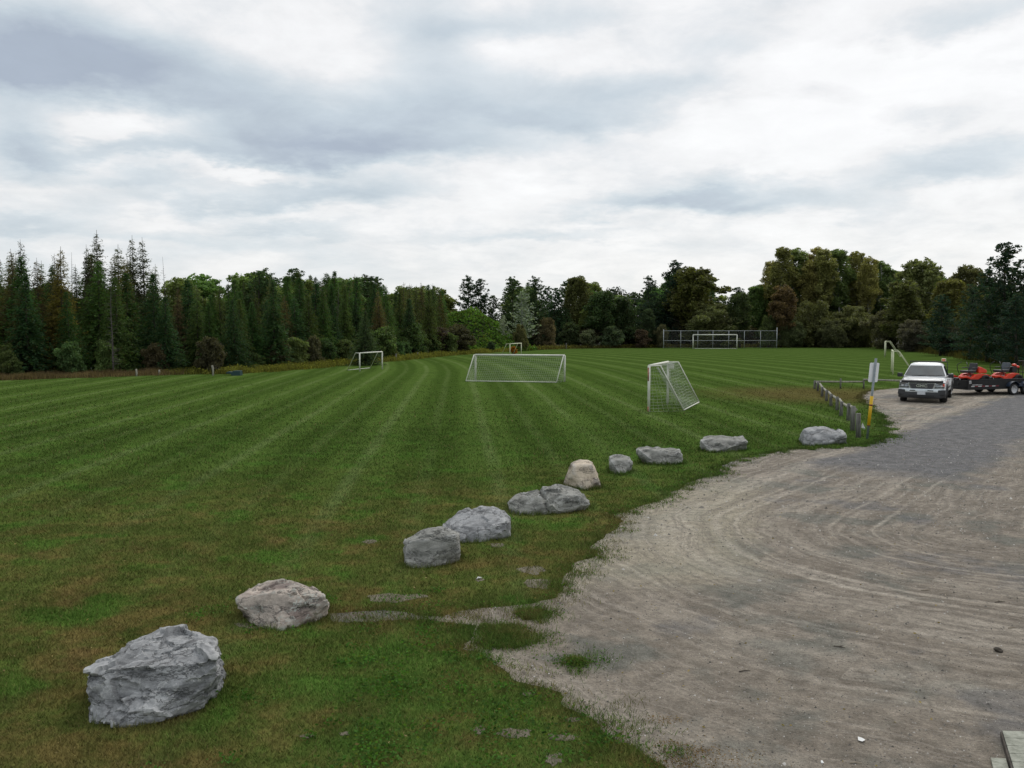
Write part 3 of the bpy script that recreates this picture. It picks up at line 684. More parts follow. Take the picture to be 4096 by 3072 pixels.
xa, xb, xc, xd = q0.x, xf[1]+.3, xf[2], xf[2]+4.2
rail(Vector((xa, Yf, .42)), Vector((xc+.05, Yf+.1, .40))); rail(Vector((xc-.05, Yf, .53)), Vector((xd, Yf+.2, .44))); rail(Vector((xd, Yf+.12, .44)), Vector((xd+5, Yf+.9, .44)))
g_ = P((3150+785/3.687)*.54004, 830, Yf)
for (x, z) in ((g_.x, .60), (xc, .47), (xd, .5), (xd+2.5, .5), (xd+5, .5)): MB().tube([(x, Yf+.03, 0), (x, Yf+.03, z)], .05, 8).build('post', m_wood, root, org)
mb = MB(); p = pp[0]+Vector((.13, -.02, .33)); mb.add([p+Vector((-.05, 0, 0)), p+Vector((.07, -.04, -.02)), p+Vector((.06, .04, -.08)), p+Vector((-.04, .05, .0)), p+Vector((-.02, 0, .17))], [(0, 1, 4), (1, 2, 4), (2, 3, 4), (3, 0, 4), (0, 3, 2, 1)])
mb.build('white_cap', m_post_white, root, org)

p0 = G(1873, 948); root = thing('road_sign', 'leaning grey pole with a yellow sleeve and the blank back of a small sign', 'sign', p0)
top = Vector((.235, .03, 2.62)); d = top.normalized()
MB().tube([(0, 0, 0), top], .038, 10).build('pole', m_pole, root)
MB().tube([d*.43, d*1.40], .052, 12).build('yellow_sleeve', m_yellow, root)
MB().tube([d*1.08, d*1.13], .054, 12).build('reflective_band', m_redband, root)
MB().tube([d*.43, d*.455], .0535, 12).build('reflective_band', m_redband, root)
mb = MB(); c = d*2.17+Vector((.0, .055, 0)); right = Vector((1, .08, -.02)).normalized(); w, h, cr = .158, .315, .04; poly = []
for cx, cy, a0 in ((w-cr, h-cr, 0), (-w+cr, h-cr, 90), (-w+cr, -h+cr, 180), (w-cr, -h+cr, 270)):
    for k in range(5): a = R_(a0+k*22.5); poly.append((cx+cr*math.cos(a), cy+cr*math.sin(a)))
n = len(poly); vs = [c+right*a+d*b_ for a, b_ in poly]+[c+right*a+d*b_+Vector((0, .006, 0)) for a, b_ in poly]
mb.add(vs, [list(range(n)), list(range(n, 2*n))[::-1]]+[(i, (i+1) % n, n+(i+1) % n, n+i) for i in range(n)]); mb.build('sign_plate', m_signback, root)

# ------------------------------------------------------------------ wheels
def wheel(parent, c, r, w, side, rim=m_alloy, rr=.62, rz=0, n=5, name='wheel'):
    # axle along local x; side = +1/-1 outer face
    e = bpy.data.objects.new(name, None); COL.objects.link(e); e.parent = parent; e.location = c; e.rotation_euler = (0, 0, rz)
    ty = MB().lathe([(-w/2, r*.66), (-w/2, r*.90), (-w*.36, r), (w*.36, r), (w/2, r*.90), (w/2, r*.66), (w*.3, r*.62), (-w*.3, r*.62), (-w/2, r*.66)], (0, 0, 0), 'x', 28, True, False)
    o = ty.build('tyre', m_rubber, e)
    a = side*w/2
    mb = MB().lathe([(a*.9, r*rr*1.07), (a*1.02, r*rr*1.04), (a*.92, r*rr*.93), (a*.4, r*rr*.85), (a*.35, r*.1)], (0, 0, 0), 'x', 24)
    for k in range(n):
        t = 2*math.pi*k/n; d = Vector((0, math.cos(t), math.sin(t))); s = Vector((0, -math.sin(t), math.cos(t)))
        p0, p1 = d*r*.12, d*r*rr*.95; x0, x1 = a*.86, a*.78
        vs = [p0+s*r*.10+Vector((x0, 0, 0)), p0-s*r*.10+Vector((x0, 0, 0)), p1-s*r*.12+Vector((x1, 0, 0)), p1+s*r*.12+Vector((x1, 0, 0))]
        vs += [v-Vector((side*.03, 0, 0)) for v in vs]
        mb.add(vs, [(0, 1, 2, 3), (7, 6, 5, 4), (0, 3, 7, 4), (1, 5, 6, 2), (0, 4, 5, 1), (2, 6, 7, 3)])
    mb.lathe([(a*.4, r*.16), (a*.95, r*.16), (a*.98, r*.10)], (0, 0, 0), 'x', 12)
    mb.build('rim', rim, e)
    return e

# ------------------------------------------------------------------ pickup (nose at local y=0, body runs to y=-5.4, local +x = its left... seen right)
nose = Vector((19.62, 42.05, 0)); hd = Vector((-.50, -.866, 0)).normalized()
rz = math.atan2(-hd.x, hd.y)            # local +y -> hd
truck = thing('pickup_truck', 'white pickup truck with a dark bumper, front facing the camera', 'pickup truck', nose, rz); truck.scale = (1.02, 1, .975)
# local +x points to the viewer's left when the nose faces the viewer
def sect(y, w, zb, zs, zt, crown=.03):
    h = [(0, zt+crown), (w*.45, zt+crown*.8), (w*.80, zt), (w*.93, zt-.035), (w*.985, zs), (w, (zs+zb)/2+.05), (w*.985, zb+.06), (w*.93, zb)]
    return [Vector((a, y, b_)) for a, b_ in h]+[Vector((-a, y, b_)) for a, b_ in h[:0:-1]]
rings = [sect(-.10, .955, .62, .97, 1.035, .02), sect(-.16, .98, .50, .99, 1.075, .03), sect(-.45, 1.0, .46, 1.0, 1.11, .04), sect(-1.0, 1.01, .45, 1.03, 1.165, .04), sect(-1.42, 1.01, .44, 1.06, 1.205, .03),
         sect(-1.60, 1.01, .44, 1.10, 1.235, .0), sect(-3.10, 1.01, .44, 1.10, 1.235, 0)]
body = MB().loft(rings).build('body', m_white, truck)
BS = []
for sx in (-1, 1):
    bs = MB().loft([[Vector((sx*a, y, z)) for a, z in ((.93, 1.24), (1.0, 1.225), (1.012, 1.1), (1.02, .75), (1.005, .50), (.93, .46), (.90, .62), (.90, 1.2))] for y in (-3.14, -4.2, -5.38)]).build('bed_side', m_white, truck); BS.append(bs)
bed = MB()
bed.box((0, -4.26, .62), (1.2, 2.2, .06)).build('bed_floor', m_plastic, truck); MB().box((0, -5.40, .85), (1.86, .05, .72)).build('tailgate', m_white, truck); MB().box((0, -3.16, .9), (1.84, .04, .66)).build('bed_front', m_white, truck)
# cut the wheel arches
def cut(o, cs):
    mb = MB()
    for c, r in cs: mb.lathe([(-.42, r), (.42, r)], c, 'x', 28, False)
    k = mb.build('cutter', m_plastic); k.parent = o.parent
    md = o.modifiers.new('b', 'BOOLEAN'); md.object = k; md.operation = 'DIFFERENCE'; md.solver = 'EXACT'
    bpy.context.view_layer.update(); dg = bpy.context.evaluated_depsgraph_get()
    me = bpy.data.meshes.new_from_object(o.evaluated_get(dg)); o.modifiers.clear(); o.data = me
    bpy.data.objects.remove(k, do_unlink=True)
AX = (-.93, -4.35)
cut(body, [((sx*.95, AX[0], .42), .47) for sx in (-1, 1)]); [cut(b_, [((sx*.95, AX[1], .42), .47)]) for b_, sx in zip(BS, (-1, 1))]
for y in AX:
    for sx in (-1, 1):
        pts = [(sx*1.005, y+.49*math.cos(a), .42+.49*math.sin(a)) for a in [R_(x) for x in range(-10, 191, 20)]]
        MB().tube(pts, .045, 6).build('wheel_flare', m_greyplast, truck)
inn = MB().box((0, -2.7, .60), (1.2, 4.9, .32)).box((0, -.9, .75), (1.3, 1.2, .3)); inn.build('chassis', m_plastic, truck)
# cabin
def cring(z, w, y0, y1, r=.10):
    return [Vector((x, y, z)) for x, y in ((w-.03, y0-.10), (w-r*2.2, y0-.01), (0, y0+.05), (-w+r*2.2, y0-.01), (-w+.03, y0-.10), (-w, y0-.22), (-w, y1+.12), (-w+.08, y1), (w-.08, y1), (w, y1+.12), (w, y0-.22))]
cab = MB().loft([cring(1.20, .955, -1.30, -3.10), cring(1.27, .935, -1.40, -3.10), cring(1.76, .745, -1.98, -3.02), cring(1.84, .70, -2.08, -2.98), cring(1.89, .60, -2.20, -2.90), cring(1.91, .40, -2.3, -2.8)])
cab.build('cab', m_white, truck)
def quadglass(name, q, thick, mat=m_glass):
    q = [Vector(p) for p in q]; nn = (q[1]-q[0]).cross(q[3]-q[0]).normalized()*thick
    vs = q+[p+nn for p in q]; mb = MB().add(vs, [(0, 3, 2, 1), (4, 5, 6, 7), (0, 1, 5, 4), (1, 2, 6, 5), (2, 3, 7, 6), (3, 0, 4, 7)]); return mb.build(name, mat, truck)
# windshield as a bowed strip
n = 8; vs = []; fs = []
for j, (z, w, y0) in enumerate(((1.265, .895, -1.375), (1.50, .80, -1.655), (1.76, .695, -1.965))):
    for i in range(n+1):
        u = i/n*2-1; vs.append((w*u, y0+.062-(abs(u)**2.2)*.115+.01, z+.004))
for j in range(2):
    for i in range(n): a = j*(n+1)+i; fs.append((a, a+1, a+n+2, a+n+1))
ws = MB().add(vs, fs, True).build('windshield', m_glass, truck)
for sx in (-1, 1):
    a = [(sx*.937, -1.70, 1.28), (sx*.937, -2.95, 1.28), (sx*.758, -2.92, 1.73), (sx*.758, -2.12, 1.73)]
    if sx < 0: a = a[::-1]
    vs = [Vector(p)+Vector((sx*.006, 0, 0)) for p in a]; MB().add(vs, [(0, 1, 2, 3)]).build('side_window', m_glass, truck)
    mb = MB().box((sx*1.12, -1.62, 1.285), (.24, .12, .20)).build('mirror', m_plastic, truck, bevel=.035)
    MB().tube([(sx*.95, -1.62, 1.22), (sx*1.06, -1.62, 1.24)], .03, 6).build('mirror_arm', m_plastic, truck)
    MB().box((sx*1.018, -2.45, .70), (.018, 1.3, .07)).build('side_moulding', m_plastic, truck)
    MB().box((sx*1.012, -2.72, 1.06), (.03, .20, .035)).build('door_handle', m_plastic, truck)
    # headlights
    y = -.075; l = [(sx*.56, y, .985), (sx*.955, y-.04, .99), (sx*.975, y-.11, .80), (sx*.62, y-.0, .80)]
    v = [Vector(p)+Vector((0, .035, 0)) for p in l]+[Vector(p)-Vector((0, .08, 0)) for p in l]
    hl = MB().add(v, [(0, 1, 2, 3), (0, 4, 5, 1), (1, 5, 6, 2), (2, 6, 7, 3), (3, 7, 4, 0)]).build('headlight', m_lens, truck)
    MB().box((sx*.76, y+.032, .893), (.34, .012, .012)).build('divider', m_greyplast, hl)
    mb = MB().box((sx*.93, y-.012, .90), (.07, .05, .13)).build('turn_signal', m_amber if sx < 0 else m_lens, hl)
    MB().box((sx*.76, y-.01, .765), (.40, .06, .05)).build('marker_lamp', m_lens, truck); MB().box((sx*.77, y-.02, .80), (.42, .05, .018)).build('lamp_gap', m_plastic, truck); MB().box((sx*.77, y-.03, 1.0), (.44, .05, .02)).build('lamp_gap', m_plastic, truck)
    MB().lathe([(-.02, .055), (.03, .055)], (sx*.74, -.02, .44), 'y', 16).build('fog_light', m_plastic, truck)
# wipers
for x0 in (-.48, .25): MB().tube([(x0+.32, -1.30, 1.285), (x0-.30, -1.34, 1.31)], .012, 5).build('wiper', m_plastic, truck)
# grille: chrome surround, mesh, letters
poly = [(-.53, .97), (.53, .97), (.545, .93), (.46, .70), (.40, .675), (-.40, .675), (-.46, .70), (-.545, .93)]
MB().prism([(a*1.07, (b_-.82)*1.16+.82) for a, b_ in poly], -.11, -.03, 'y').build('grille_surround', m_chrome, truck, bevel=.012)
gr = MB().prism(poly, -.09, -.02, 'y').build('grille', m_grill, truck)
mb = MB()
for k in range(7): z = .71+k*.037; w = .40+.13*(z-.68)/.29; mb.box((0, -.016, z), (w*2, .008, .008))
mb.build('grille_bars', m_plastic, gr)
def text(s, size, mat, parent, M, name='lettering', ext=.006, bold=0):
    cu = bpy.data.curves.new(name, 'FONT'); cu.body = s; cu.size = size; cu.extrude = ext; cu.align_x = 'CENTER'; cu.align_y = 'CENTER'; cu.offset = bold
    o = bpy.data.objects.new(name+'_tmp', cu); COL.objects.link(o); bpy.context.view_layer.update()
    me = bpy.data.meshes.new_from_object(o.evaluated_get(bpy.context.evaluated_depsgraph_get())); bpy.data.objects.remove(o, do_unlink=True)
    me.name = name; me.transform(M); me.materials.clear(); return link(name, me, mat, parent)
text('GMC', .19, m_chrome, gr, Matrix.Translation((0, -.004, .84)) @ Matrix.Rotation(math.pi, 4, 'Z') @ Matrix.Rotation(R_(90), 4, 'X') @ Matrix.Diagonal((1.15, 1, 1, 1)), bold=.006)
# hood deflector, bumper, cladding
mb = MB(); pts = [(u*.90, -.03-.10*abs(u)**3, 1.045+.0*u) for u in [i/8-1 for i in range(17)]]
mb.loft([[Vector(p)+Vector((0, a, z)) for a, z in ((-.12, .075), (.01, .035), (.025, -.06), (-.05, -.05))] for p in pts]); mb.build('hood_deflector', m_plastic, truck)
def bumper(z0, z1, w, y, mat, name, depth=.14, wrap=.34):
    us = [i/10-1 for i in range(21)]; rg = []
    for u in us:
        yy = y-wrap*max(0, abs(u)-.55)**2*3.2; k = 1 if abs(u) < .9 else .86
        zc = (z0+z1)/2; hh = (z1-z0)/2*k
        rg.append([Vector((u*w, yy-depth, zc-hh)), Vector((u*w, yy-.02, zc-hh)), Vector((u*w, yy, zc-hh*.5)), Vector((u*w, yy, zc+hh*.6)), Vector((u*w, yy-.03, zc+hh)), Vector((u*w, yy-depth, zc+hh))])
    return MB().loft(rg).build(name, mat, truck)
bumper(.50, .70, 1.0, .085, simple('bright_bumper', (.62, .66, .68), .3, .3, .1), 'chrome_bumper'); bumper(.24, .585, 1.015, .095, m_greyplast, 'lower_bumper', .3)
for sx in (-1, 1):
    MB().prism([(sx*.60, .55), (sx*.70, .655), (sx*1.0, .665), (sx*1.03, .42), (sx*.64, .42)], -.34, .06, 'y').build('bumper_end', m_greyplast, truck, bevel=.02)
    MB().tube([(sx*.26, .10, .625), (sx*.50, .095, .62)], .022, 6).build('bumper_slot', m_plastic, truck)
MB().box((0, .112, .505), (.35, .012, .175)).build('licence_plate', m_plate, truck, bevel=.004)
MB().box((0, .09, .36), (1.1, .03, .07)).build('air_intake', m_plastic, truck)
for sx in (-1, 1):
    wheel(truck, (sx*.865, AX[0], .39), .39, .30, sx, rr=.56, rz=R_(9)); wheel(truck, (sx*.865, AX[1], .39), .39, .29, sx, rr=.56)
# rack bar with beacon on the driver's side (local -x is the viewer's right)
MB().tube([(.82, -3.16, 1.2), (.82, -3.16, 1.93), (-.86, -3.16, 1.93), (-.86, -3.16, 1.2)], .028, 8).build('headache_rack', m_plastic, truck)
bc = MB().box((-.70, -3.02, 2.03), (.20, .20, .15)).build('beacon', m_cap, truck, bevel=.02)
MB().box((-.70, -2.915, 2.03), (.13, .02, .10)).build('beacon_lens', m_beacon, bc)
for x in (.36, -.52): MB().tube([(x, -2.7, 1.89), (x, -2.7, 1.96)], [.03, .02], 8).build('roof_marker', m_plastic, truck)

# ------------------------------------------------------------------ trailer, local +x along it to the rear, local y away from the camera
th = R_(18); org = Vector((23.72, 47.25, 0)); tr = thing('utility_trailer', 'black flatbed trailer with solid sides, hitched behind the white pickup', 'trailer', org, th)
LT = 5.6; Wd = .98
MB().box((LT/2, 0, .44), (LT, 2*Wd, .08)).build('deck', m_trailer, tr)
for sy in (-1, 1):
    p = MB().box((LT/2, sy*Wd, .57), (LT, .05, .50)); p.build('side_panel', m_trailer, tr, bevel=.01)
    MB().tube([(0, sy*Wd, .845), (LT, sy*Wd, .845)], .028, 8).build('top_rail', m_trailer, tr)
    for x in (2.95, 3.83):
        wheel(tr, (x, sy*(Wd+.14), .305), .305, .20, sy, rr=.66, rz=R_(0)).rotation_euler = (0, 0, R_(90)*1)
    f = MB(); 
    for x in (2.95, 3.83):
        rg = []
        for a in range(20, 161, 14): c_, s_ = math.cos(R_(a)), math.sin(R_(a)); rg.append([Vector((x+c_*.40, sy*(Wd+.03), .33+s_*.40)), Vector((x+c_*.40, sy*(Wd+.28), .33+s_*.40)), Vector((x+c_*.385, sy*(Wd+.28), .33+s_*.385)), Vector((x+c_*.385, sy*(Wd+.03), .33+s_*.385))])
        f.loft(rg, False)
    f.prism([(3.22, .46), (3.56, .46), (3.48, .62), (3.30, .62)], sy*(Wd+.03), sy*(Wd+.26), 'y')
    f.build('fender', m_fender, tr)
MB().box((0, 0, .57), (.05, 2*Wd-.06, .50)).build('front_panel', m_trailer, tr)
MB().prism([(-.02, -.9), (-.02, -.8), (-1.25, -.05), (-1.25, .05), (-.02, .8), (-.02, .9), (-1.1, .08), (-1.42, .06), (-1.42, -.06), (-1.1, -.08)], .38, .48, 'z').build('drawbar', m_trailer, tr)
MB().tube([(-1.05, .0, .05), (-1.05, 0, .75)], .035, 8).build('jack_stand', m_galv, tr)
yf = -Wd-.029
for i in range(8): MB().box((.34+i*.235, yf, .50), (.225, .006, .05)).build('reflective_tape', m_whitetape if i % 2 == 0 and i < 7 else m_redtape, tr)
mb = MB(); rnd = random.Random(4)
for i in range(9): mb.box((.33+i*.075, yf, .575), (.055, .006, rnd.choice((.035, .05))))
mb.build('painted_marks', m_whitetape, tr)
mb = MB().box((.15, yf, .78), (.15, .006, .05)).box((.12, yf, .69), (.05, .006, .10)).box((.20, yf, .69), (.05, .006, .09)); mb.build('painted_marks', m_whitetape, tr)
gt = MB().tube([(LT-.03, -Wd+.04, .48), (LT-.03, -Wd+.04, 1.72), (LT-.03, Wd-.04, 1.72), (LT-.03, Wd-.04, .48)], .035, 6).tube([(LT-.03, -Wd, 1.1), (LT-.03, Wd, 1.1)], .025, 6)
for k in range(1, 6): gt.tube([(LT-.03, -Wd+k*Wd/3, .48), (LT-.03, -Wd+k*Wd/3, 1.72)], .018, 6)
ga = gt.build('ramp_gate', simple('dark_brown_steel', (.035, .028, .022), .7), tr)
mb = MB()
for k in range(16): mb.tube([(LT-.03, -Wd, .55+k*.075), (LT-.03, Wd, .55+k*.075)], .005, 4)
mb.build('gate_mesh', m_darktwig, ga)

# ------------------------------------------------------------------ mowers (local x: front is -x, rear +x)
def mower(sx, label, seatm, engine, group='ride-on mowers on the trailer'):
    o = thing('riding_mower', label, 'lawn mower', org+Matrix.Rotation(th, 3, 'Z') @ Vector((sx, 0, .48)), th, group)
    # side bodies: profile in x,z
    prof = [(-.98, .42), (-.98, .54), (-.60, .56), (-.38, .50), (-.30, .44), (-.18, .46), (.05, .62), (.45, .66), (.72, .62), (.78, .52), (.40, .46), (.18, .34), (.10, .30), (-.30, .30), (-.40, .38), (-.62, .44)]
    for y0, y1 in ((-.52, -.32), (.32, .52)): MB().prism([(a, b_) for a, b_ in prof], y0, y1, 'y').build('side_body', m_orange, o, bevel=.02)
    MB().box((-.64, 0, .40), (.70, .66, .06)).build('foot_platform', m_plastic, o)
    MB().box((.15, 0, .42), (.95, .62, .16)).build('frame', m_plastic, o)
    st = MB().box((-.02, 0, .75), (.56, .56, .14)).build('seat', m_seat, o, bevel=.04)
    MB().tube([(-.29, -.26, .83), (.24, -.26, .83)], .012, 6).build('seat_piping', m_galv, st)
    MB().box((.32, 0, .98), (.13, .50, .46), M=Matrix.Rotation(R_(14), 3, 'Y')).build('backrest', seatm, o, bevel=.06)
    for s in (-1, 1): MB().box((.10, s*.33, .95), (.38, .07, .05)).build('armrest', m_seat, o, bevel=.015)
    if engine: 
        e = MB().box((.72, 0, .82), (.36, .48, .34)).build('engine', m_plastic, o, bevel=.04)
        MB().lathe([(0, .12), (.10, .12), (.14, .06)], (.80, -.1, 1.0), 'z', 14).build('air_filter', m_orange, e)
        MB().lathe([(0, .09), (.08, .09), (.12, .04)], (.95, -.2, .92), 'z', 14).build('fuel_cap', m_orange, e)
    else:
        MB().prism([(.42, .68), (.42, 1.02), (.60, 1.0), (.98, .84), (1.0, .74), (.95, .66)], -.30, .30, 'y').build('engine_cowl', m_orange, o, bevel=.04)
    for s in (-1, 1):
        MB().tube([(-.20, s*.38, .55), (-.36, s*.38, .85), (-.42, s*.36, 1.10), (-.30, s*.16, 1.28)], .018, 7).build('steering_lever', m_plastic, o)
        w = wheel(o, (.62, s*.52, .29), .29, .26, s, rim=m_plastic, rr=.5); w.rotation_euler = (0, 0, R_(90))
        w = wheel(o, (-.92, s*.40, .15), .15, .14, s, rim=m_plastic, rr=.5); w.rotation_euler = (0, 0, R_(90))
        MB().tube([(-.92, s*.40, .15), (-.98, s*.47, .22), (-.96, s*.40, .44)], .02, 6).build('caster_fork', m_galv, o)
    dk = MB().lathe([(0, .0), (.0, .36), (.14, .34), (.17, .1)], (-.22, -.36, .14), 'z', 18).lathe([(0, 0), (.0, .36), (.14, .34), (.17, .1)], (-.22, .36, .14), 'z', 18).box((-.22, 0, .21), (.62, .8, .12)); dk.build('mower_deck', m_plastic, o)
    MB().lathe([(-.05, .05), (.06, .05)], (-.33, -.5, .25), 'y', 10).build('deck_roller', m_cap, o)
    return o
mower(1.02, 'orange riding mower with an orange rear cowl, just behind the pickup', m_seat, False)
mower(3.30, 'orange riding mower with a blue-grey seat back, over the trailer wheels', m_seat2, True)

# ------------------------------------------------------------------ old fence posts, box, stake
for (dx_, yt, yb, lb) in ((95, 780, 801, 'leftmost weathered wooden post, in reddish grass'), (162, 776, 801, 'tallest weathered post in the reddish grass at the left'), (295, 797, 813, 'short grey post in yellow weeds below the tall thin spruces'),
        (344, 799, 811, 'short leaning stub of a post in the yellow weeds'), (460, 789, 812, 'slim pale post left of the teal box'), (593, 779, 795, 'grey post in weeds between the teal box and the bare white goal'),
        (696, 773, 790, 'thick grey post left of the bare white goal'), (855, 764, 780, 'grey post in weeds right of the bare white goal'), (902, 761, 773, 'thin post in weeds, right of its thicker neighbour'),
        (1223, 741, 754, 'grey post above the right end of the middle goal'), (1366, 738, 749, 'thin post in weeds left of the chain-link backstop'), (1824, 737, 750, 'grey post in the far rough grass right of the backstop')):
    b0 = G(dx_, yb); Yd = b0.y+.25; h = P(dx_, yt, Yd).z; x = P(dx_, yb, Yd).x; r = .10 if dx_ in (95, 162, 696) else .075
    mb = MB().tube([(0, 0, -.1), (.01, 0, h*.5), (random.uniform(-.04, .04), 0, h)], [r, r*.95, r*.9], 8)
    o = mb.build('fence_post', m_rail if dx_ < 500 else m_wood); o.location = (x, Yd, 0); tag(o, lb, 'fence post', 'old posts along the field boundary')
b0 = G(506, 811); o = MB().prism([(-.55, .20), (-.40, .30), (-.05, .27), (.0, .36), (.52, .36), (.55, .0), (-.1, .0), (-.2, .14), (-.5, .16)], -.3, .3, 'y').build('plastic_box', m_teal, bevel=.02)
o.location = b0; tag(o, 'dark teal plastic box lying at the left edge of the field', 'box')
b0 = G(201, 806); o = MB().tube([(0, 0, 0), (-.28, .1, .62)], .028, 6).build('wooden_stake', m_post_white); o.location = b0; tag(o, 'thin white stake leaning between two weathered posts', 'stake')
# deck boards at the lower right
c0 = G(4010*.54004, 2922*.54004, .07)
root = thing('wooden_deck', 'corner of a weathered board deck in the near right corner', 'deck', (c0.x, c0.y, 0)); 
ed = (G(4056*.54004, 3072*.54004, .07)-c0).normalized(); ac = Vector((.995, -.09, 0)).normalized()
for k in range(10):
    a = ed*(k*.152+.0); z = .055
    l = [a, a+ac*3, a+ac*3+ed*.144, a+ed*.144]; mb = MB().add([Vector((p.x, p.y, z-.015)) for p in l]+[Vector((p.x, p.y, z+.015)) for p in l], [(3, 2, 1, 0), (4, 5, 6, 7), (0, 1, 5, 4), (1, 2, 6, 5), (2, 3, 7, 6), (3, 0, 4, 7)])
    mb.build('deck_board', m_deck, root)
l = [Vector((0, 0, 0))-ac*.018, Vector((0, 0, 0))-ac*.004, ed*1.6-ac*.004, ed*1.6-ac*.018]
MB().add([Vector((p.x, p.y, .0)) for p in l]+[Vector((p.x, p.y, .06)) for p in l], [(3, 2, 1, 0), (4, 5, 6, 7), (0, 1, 5, 4), (1, 2, 6, 5), (2, 3, 7, 6), (3, 0, 4, 7)]).build('fascia_board', m_bark, root)
for k in range(3):
    a = ed*(.46+k*.31); l = [a-ac*.15, a-ac*.03, a-ac*.03+ed*.30, a-ac*.15+ed*.30]
    MB().add([Vector((p.x, p.y, .008)) for p in l]+[Vector((p.x, p.y, .03)) for p in l], [(3, 2, 1, 0), (4, 5, 6, 7), (0, 1, 5, 4), (1, 2, 6, 5), (2, 3, 7, 6), (3, 0, 4, 7)]).build('step_board', m_deck, root)

# litter on the gravel
def sz(px, py, k): return G((2600+px/1.4786)*.54004, (2300+py/1.4786)*.54004)
for i, (x, y, L_, a, m, lb) in enumerate(((1630, 96, .22, .1, m_twig, 'pale stick lying on the upper right gravel, leftmost of the pale ones there'), (1750, 125, .16, 1.2, m_twig, 'pale curved stick lying nearly upright in view'), (2140, 318, .18, .3, m_twig, 'pale stick near the right edge'),
        (560, 575, .22, .3, m_darktwig, 'dark stick on the gravel left of centre'), (760, 620, .16, .9, m_twig, 'pale stick beside the dark left one'), (1120, 432, .2, -.5, m_darktwig, 'dark twig in the middle of the gravel'),
        (2070, 165, .24, .15, m_darktwig, 'forked dark twig near the right edge of the gravel'), (1218, 1121, .16, -.1, m_twig, 'pale stick at the bottom edge of the gravel'))):
    p = sz(x, y, 0); L_ *= .62; d = Vector((math.cos(a), math.sin(a), 0))*L_; s = Vector((-d.y, d.x, 0))*.2
    mb = MB().tube([-d/2, s*.4, d/2], [.005, .006, .003], 5)
    if i in (5, 6): mb.tube([s*.4, d*.2+s*2.2], [.006, .004], 5)
    o = mb.build('twig', m); o.location = p+Vector((0, 0, .014)); tag(o, lb, 'stick', 'sticks lying on the gravel')
for (p, lb, s) in ((sz(1255, 985, 0), 'crumpled white scrap on the gravel near the deck', .045), (G(1035, 1251), 'white scrap in the brown grass beyond the pink boulder', .05), (sz(1017, 1114, 0), 'tiny white scrap at the bottom edge of the gravel', .02), (G(1815, 749), 'white lump in the far rough grass', .22)):
    vs = [(random.uniform(-1, 1)*s, random.uniform(-1, 1)*s, random.uniform(.1, .6)*s) for _ in range(7)]
    bm = bmesh.new(); q = [bm.verts.new(v) for v in vs]; bmesh.ops.convex_hull(bm, input=q); me = bpy.data.meshes.new('scrap'); bm.to_mesh(me); bm.free()
    o = link('paper_scrap', me, m_paper, loc=p+Vector((0, 0, .006))); tag(o, lb, 'scrap')
p = sz(2060, 455, 0); bm = bmesh.new(); bmesh.ops.create_icosphere(bm, subdivisions=3, radius=.045)
for v in bm.verts: v.co *= 1+.5*mn.noise(v.co*22); v.co.z *= .6
me = bpy.data.meshes.new('clod'); bm.to_mesh(me); bm.free(); o = link('dirt_clod', me, simple('dark_clod', (.05, .042, .032), .95), loc=p+Vector((0, 0, .025))); tag(o, 'dark clod of earth on the gravel near the right edge', 'clod')
L = []
for (x, y, r, n) in ((210, 1110, .28, 900), (270, 1045, .09, 160), (130, 1010, .07, 120), (60, 860, .08, 90), (145, 868, .07, 60), (570, 1085, .14, 90), (120, 1130, .18, 300)):
    p = sz(x, y, 0); L.append(leaf_quads(np.c_[RNG.normal(p.x, r, n), RNG.normal(p.y, r*.6, n), RNG.uniform(.006, .03, n)], RNG.uniform(.004, .011, n), .25))
V = np.concatenate(L).reshape(-1, 3); o = link('wood_chips', np_mesh('wood_chips', V, np.arange(len(V)).reshape(-1, 4)), m_straw); o.color = (.17, .11, .05, 1)
tag(o, 'rusty brown scattering of wood chips at the bottom of the gravel', 'wood chips', kind='stuff')

# ------------------------------------------------------------------ boundary, rough grass
BND = [(-62, 52), (-48, 57)]+[tuple(G(a, b_)[:2]) for a, b_ in ((0, 822), (200, 816), (420, 809), (520, 808), (640, 800), (760, 789), (900, 776), (980, 768), (1050, 763), (1140, 757), (1240, 753), (1430, 751), (1660, 750), (1930, 750), (1975, 757), (2060, 772), (2130, 781), (2212, 788), (2330, 800), (2500, 812))]
BND = [Vector(p) for p in BND]
def along(step, off=0, jit=0, rng=random):
    out = []; acc = 0
    for a, b_ in zip(BND[:-1], BND[1:]):
        L_ = (b_-a).length; d = (b_-a)/L_ if L_ else Vector((1, 0)); n_ = Vector((-d.y, d.x)); s = acc
        while s < L_:
            p = a+d*s+n_*(off+rng.uniform(-jit, jit)); out.append(p+d*rng.uniform(-jit, jit)*.6); s += step
        acc = s-L_
    return out
# forest floor: strip outside the boundary
outer = [p for p in BND]; ff = MB()
cen = Vector((0, 60)); far = []
for i, p in enumerate(BND):
    a = BND[max(0, i-1)]; b_ = BND[min(len(BND)-1, i+1)]; d = (b_-a).normalized(); far.append(p+Vector((-d.y, d.x))*1.2)
fd = [(p-Vector((5, 30))).normalized()*420+p for p in far]
ff.add([(p.x, p.y, .006) for p in far]+[(p.x, p.y, .006) for p in fd], [(i, i+1, len(far)+i+1, len(far)+i) for i in range(len(far)-1)])
o = ff.build('forest_floor', m_soil); tag(o, 'dark leaf litter under the trees', kind='structure')

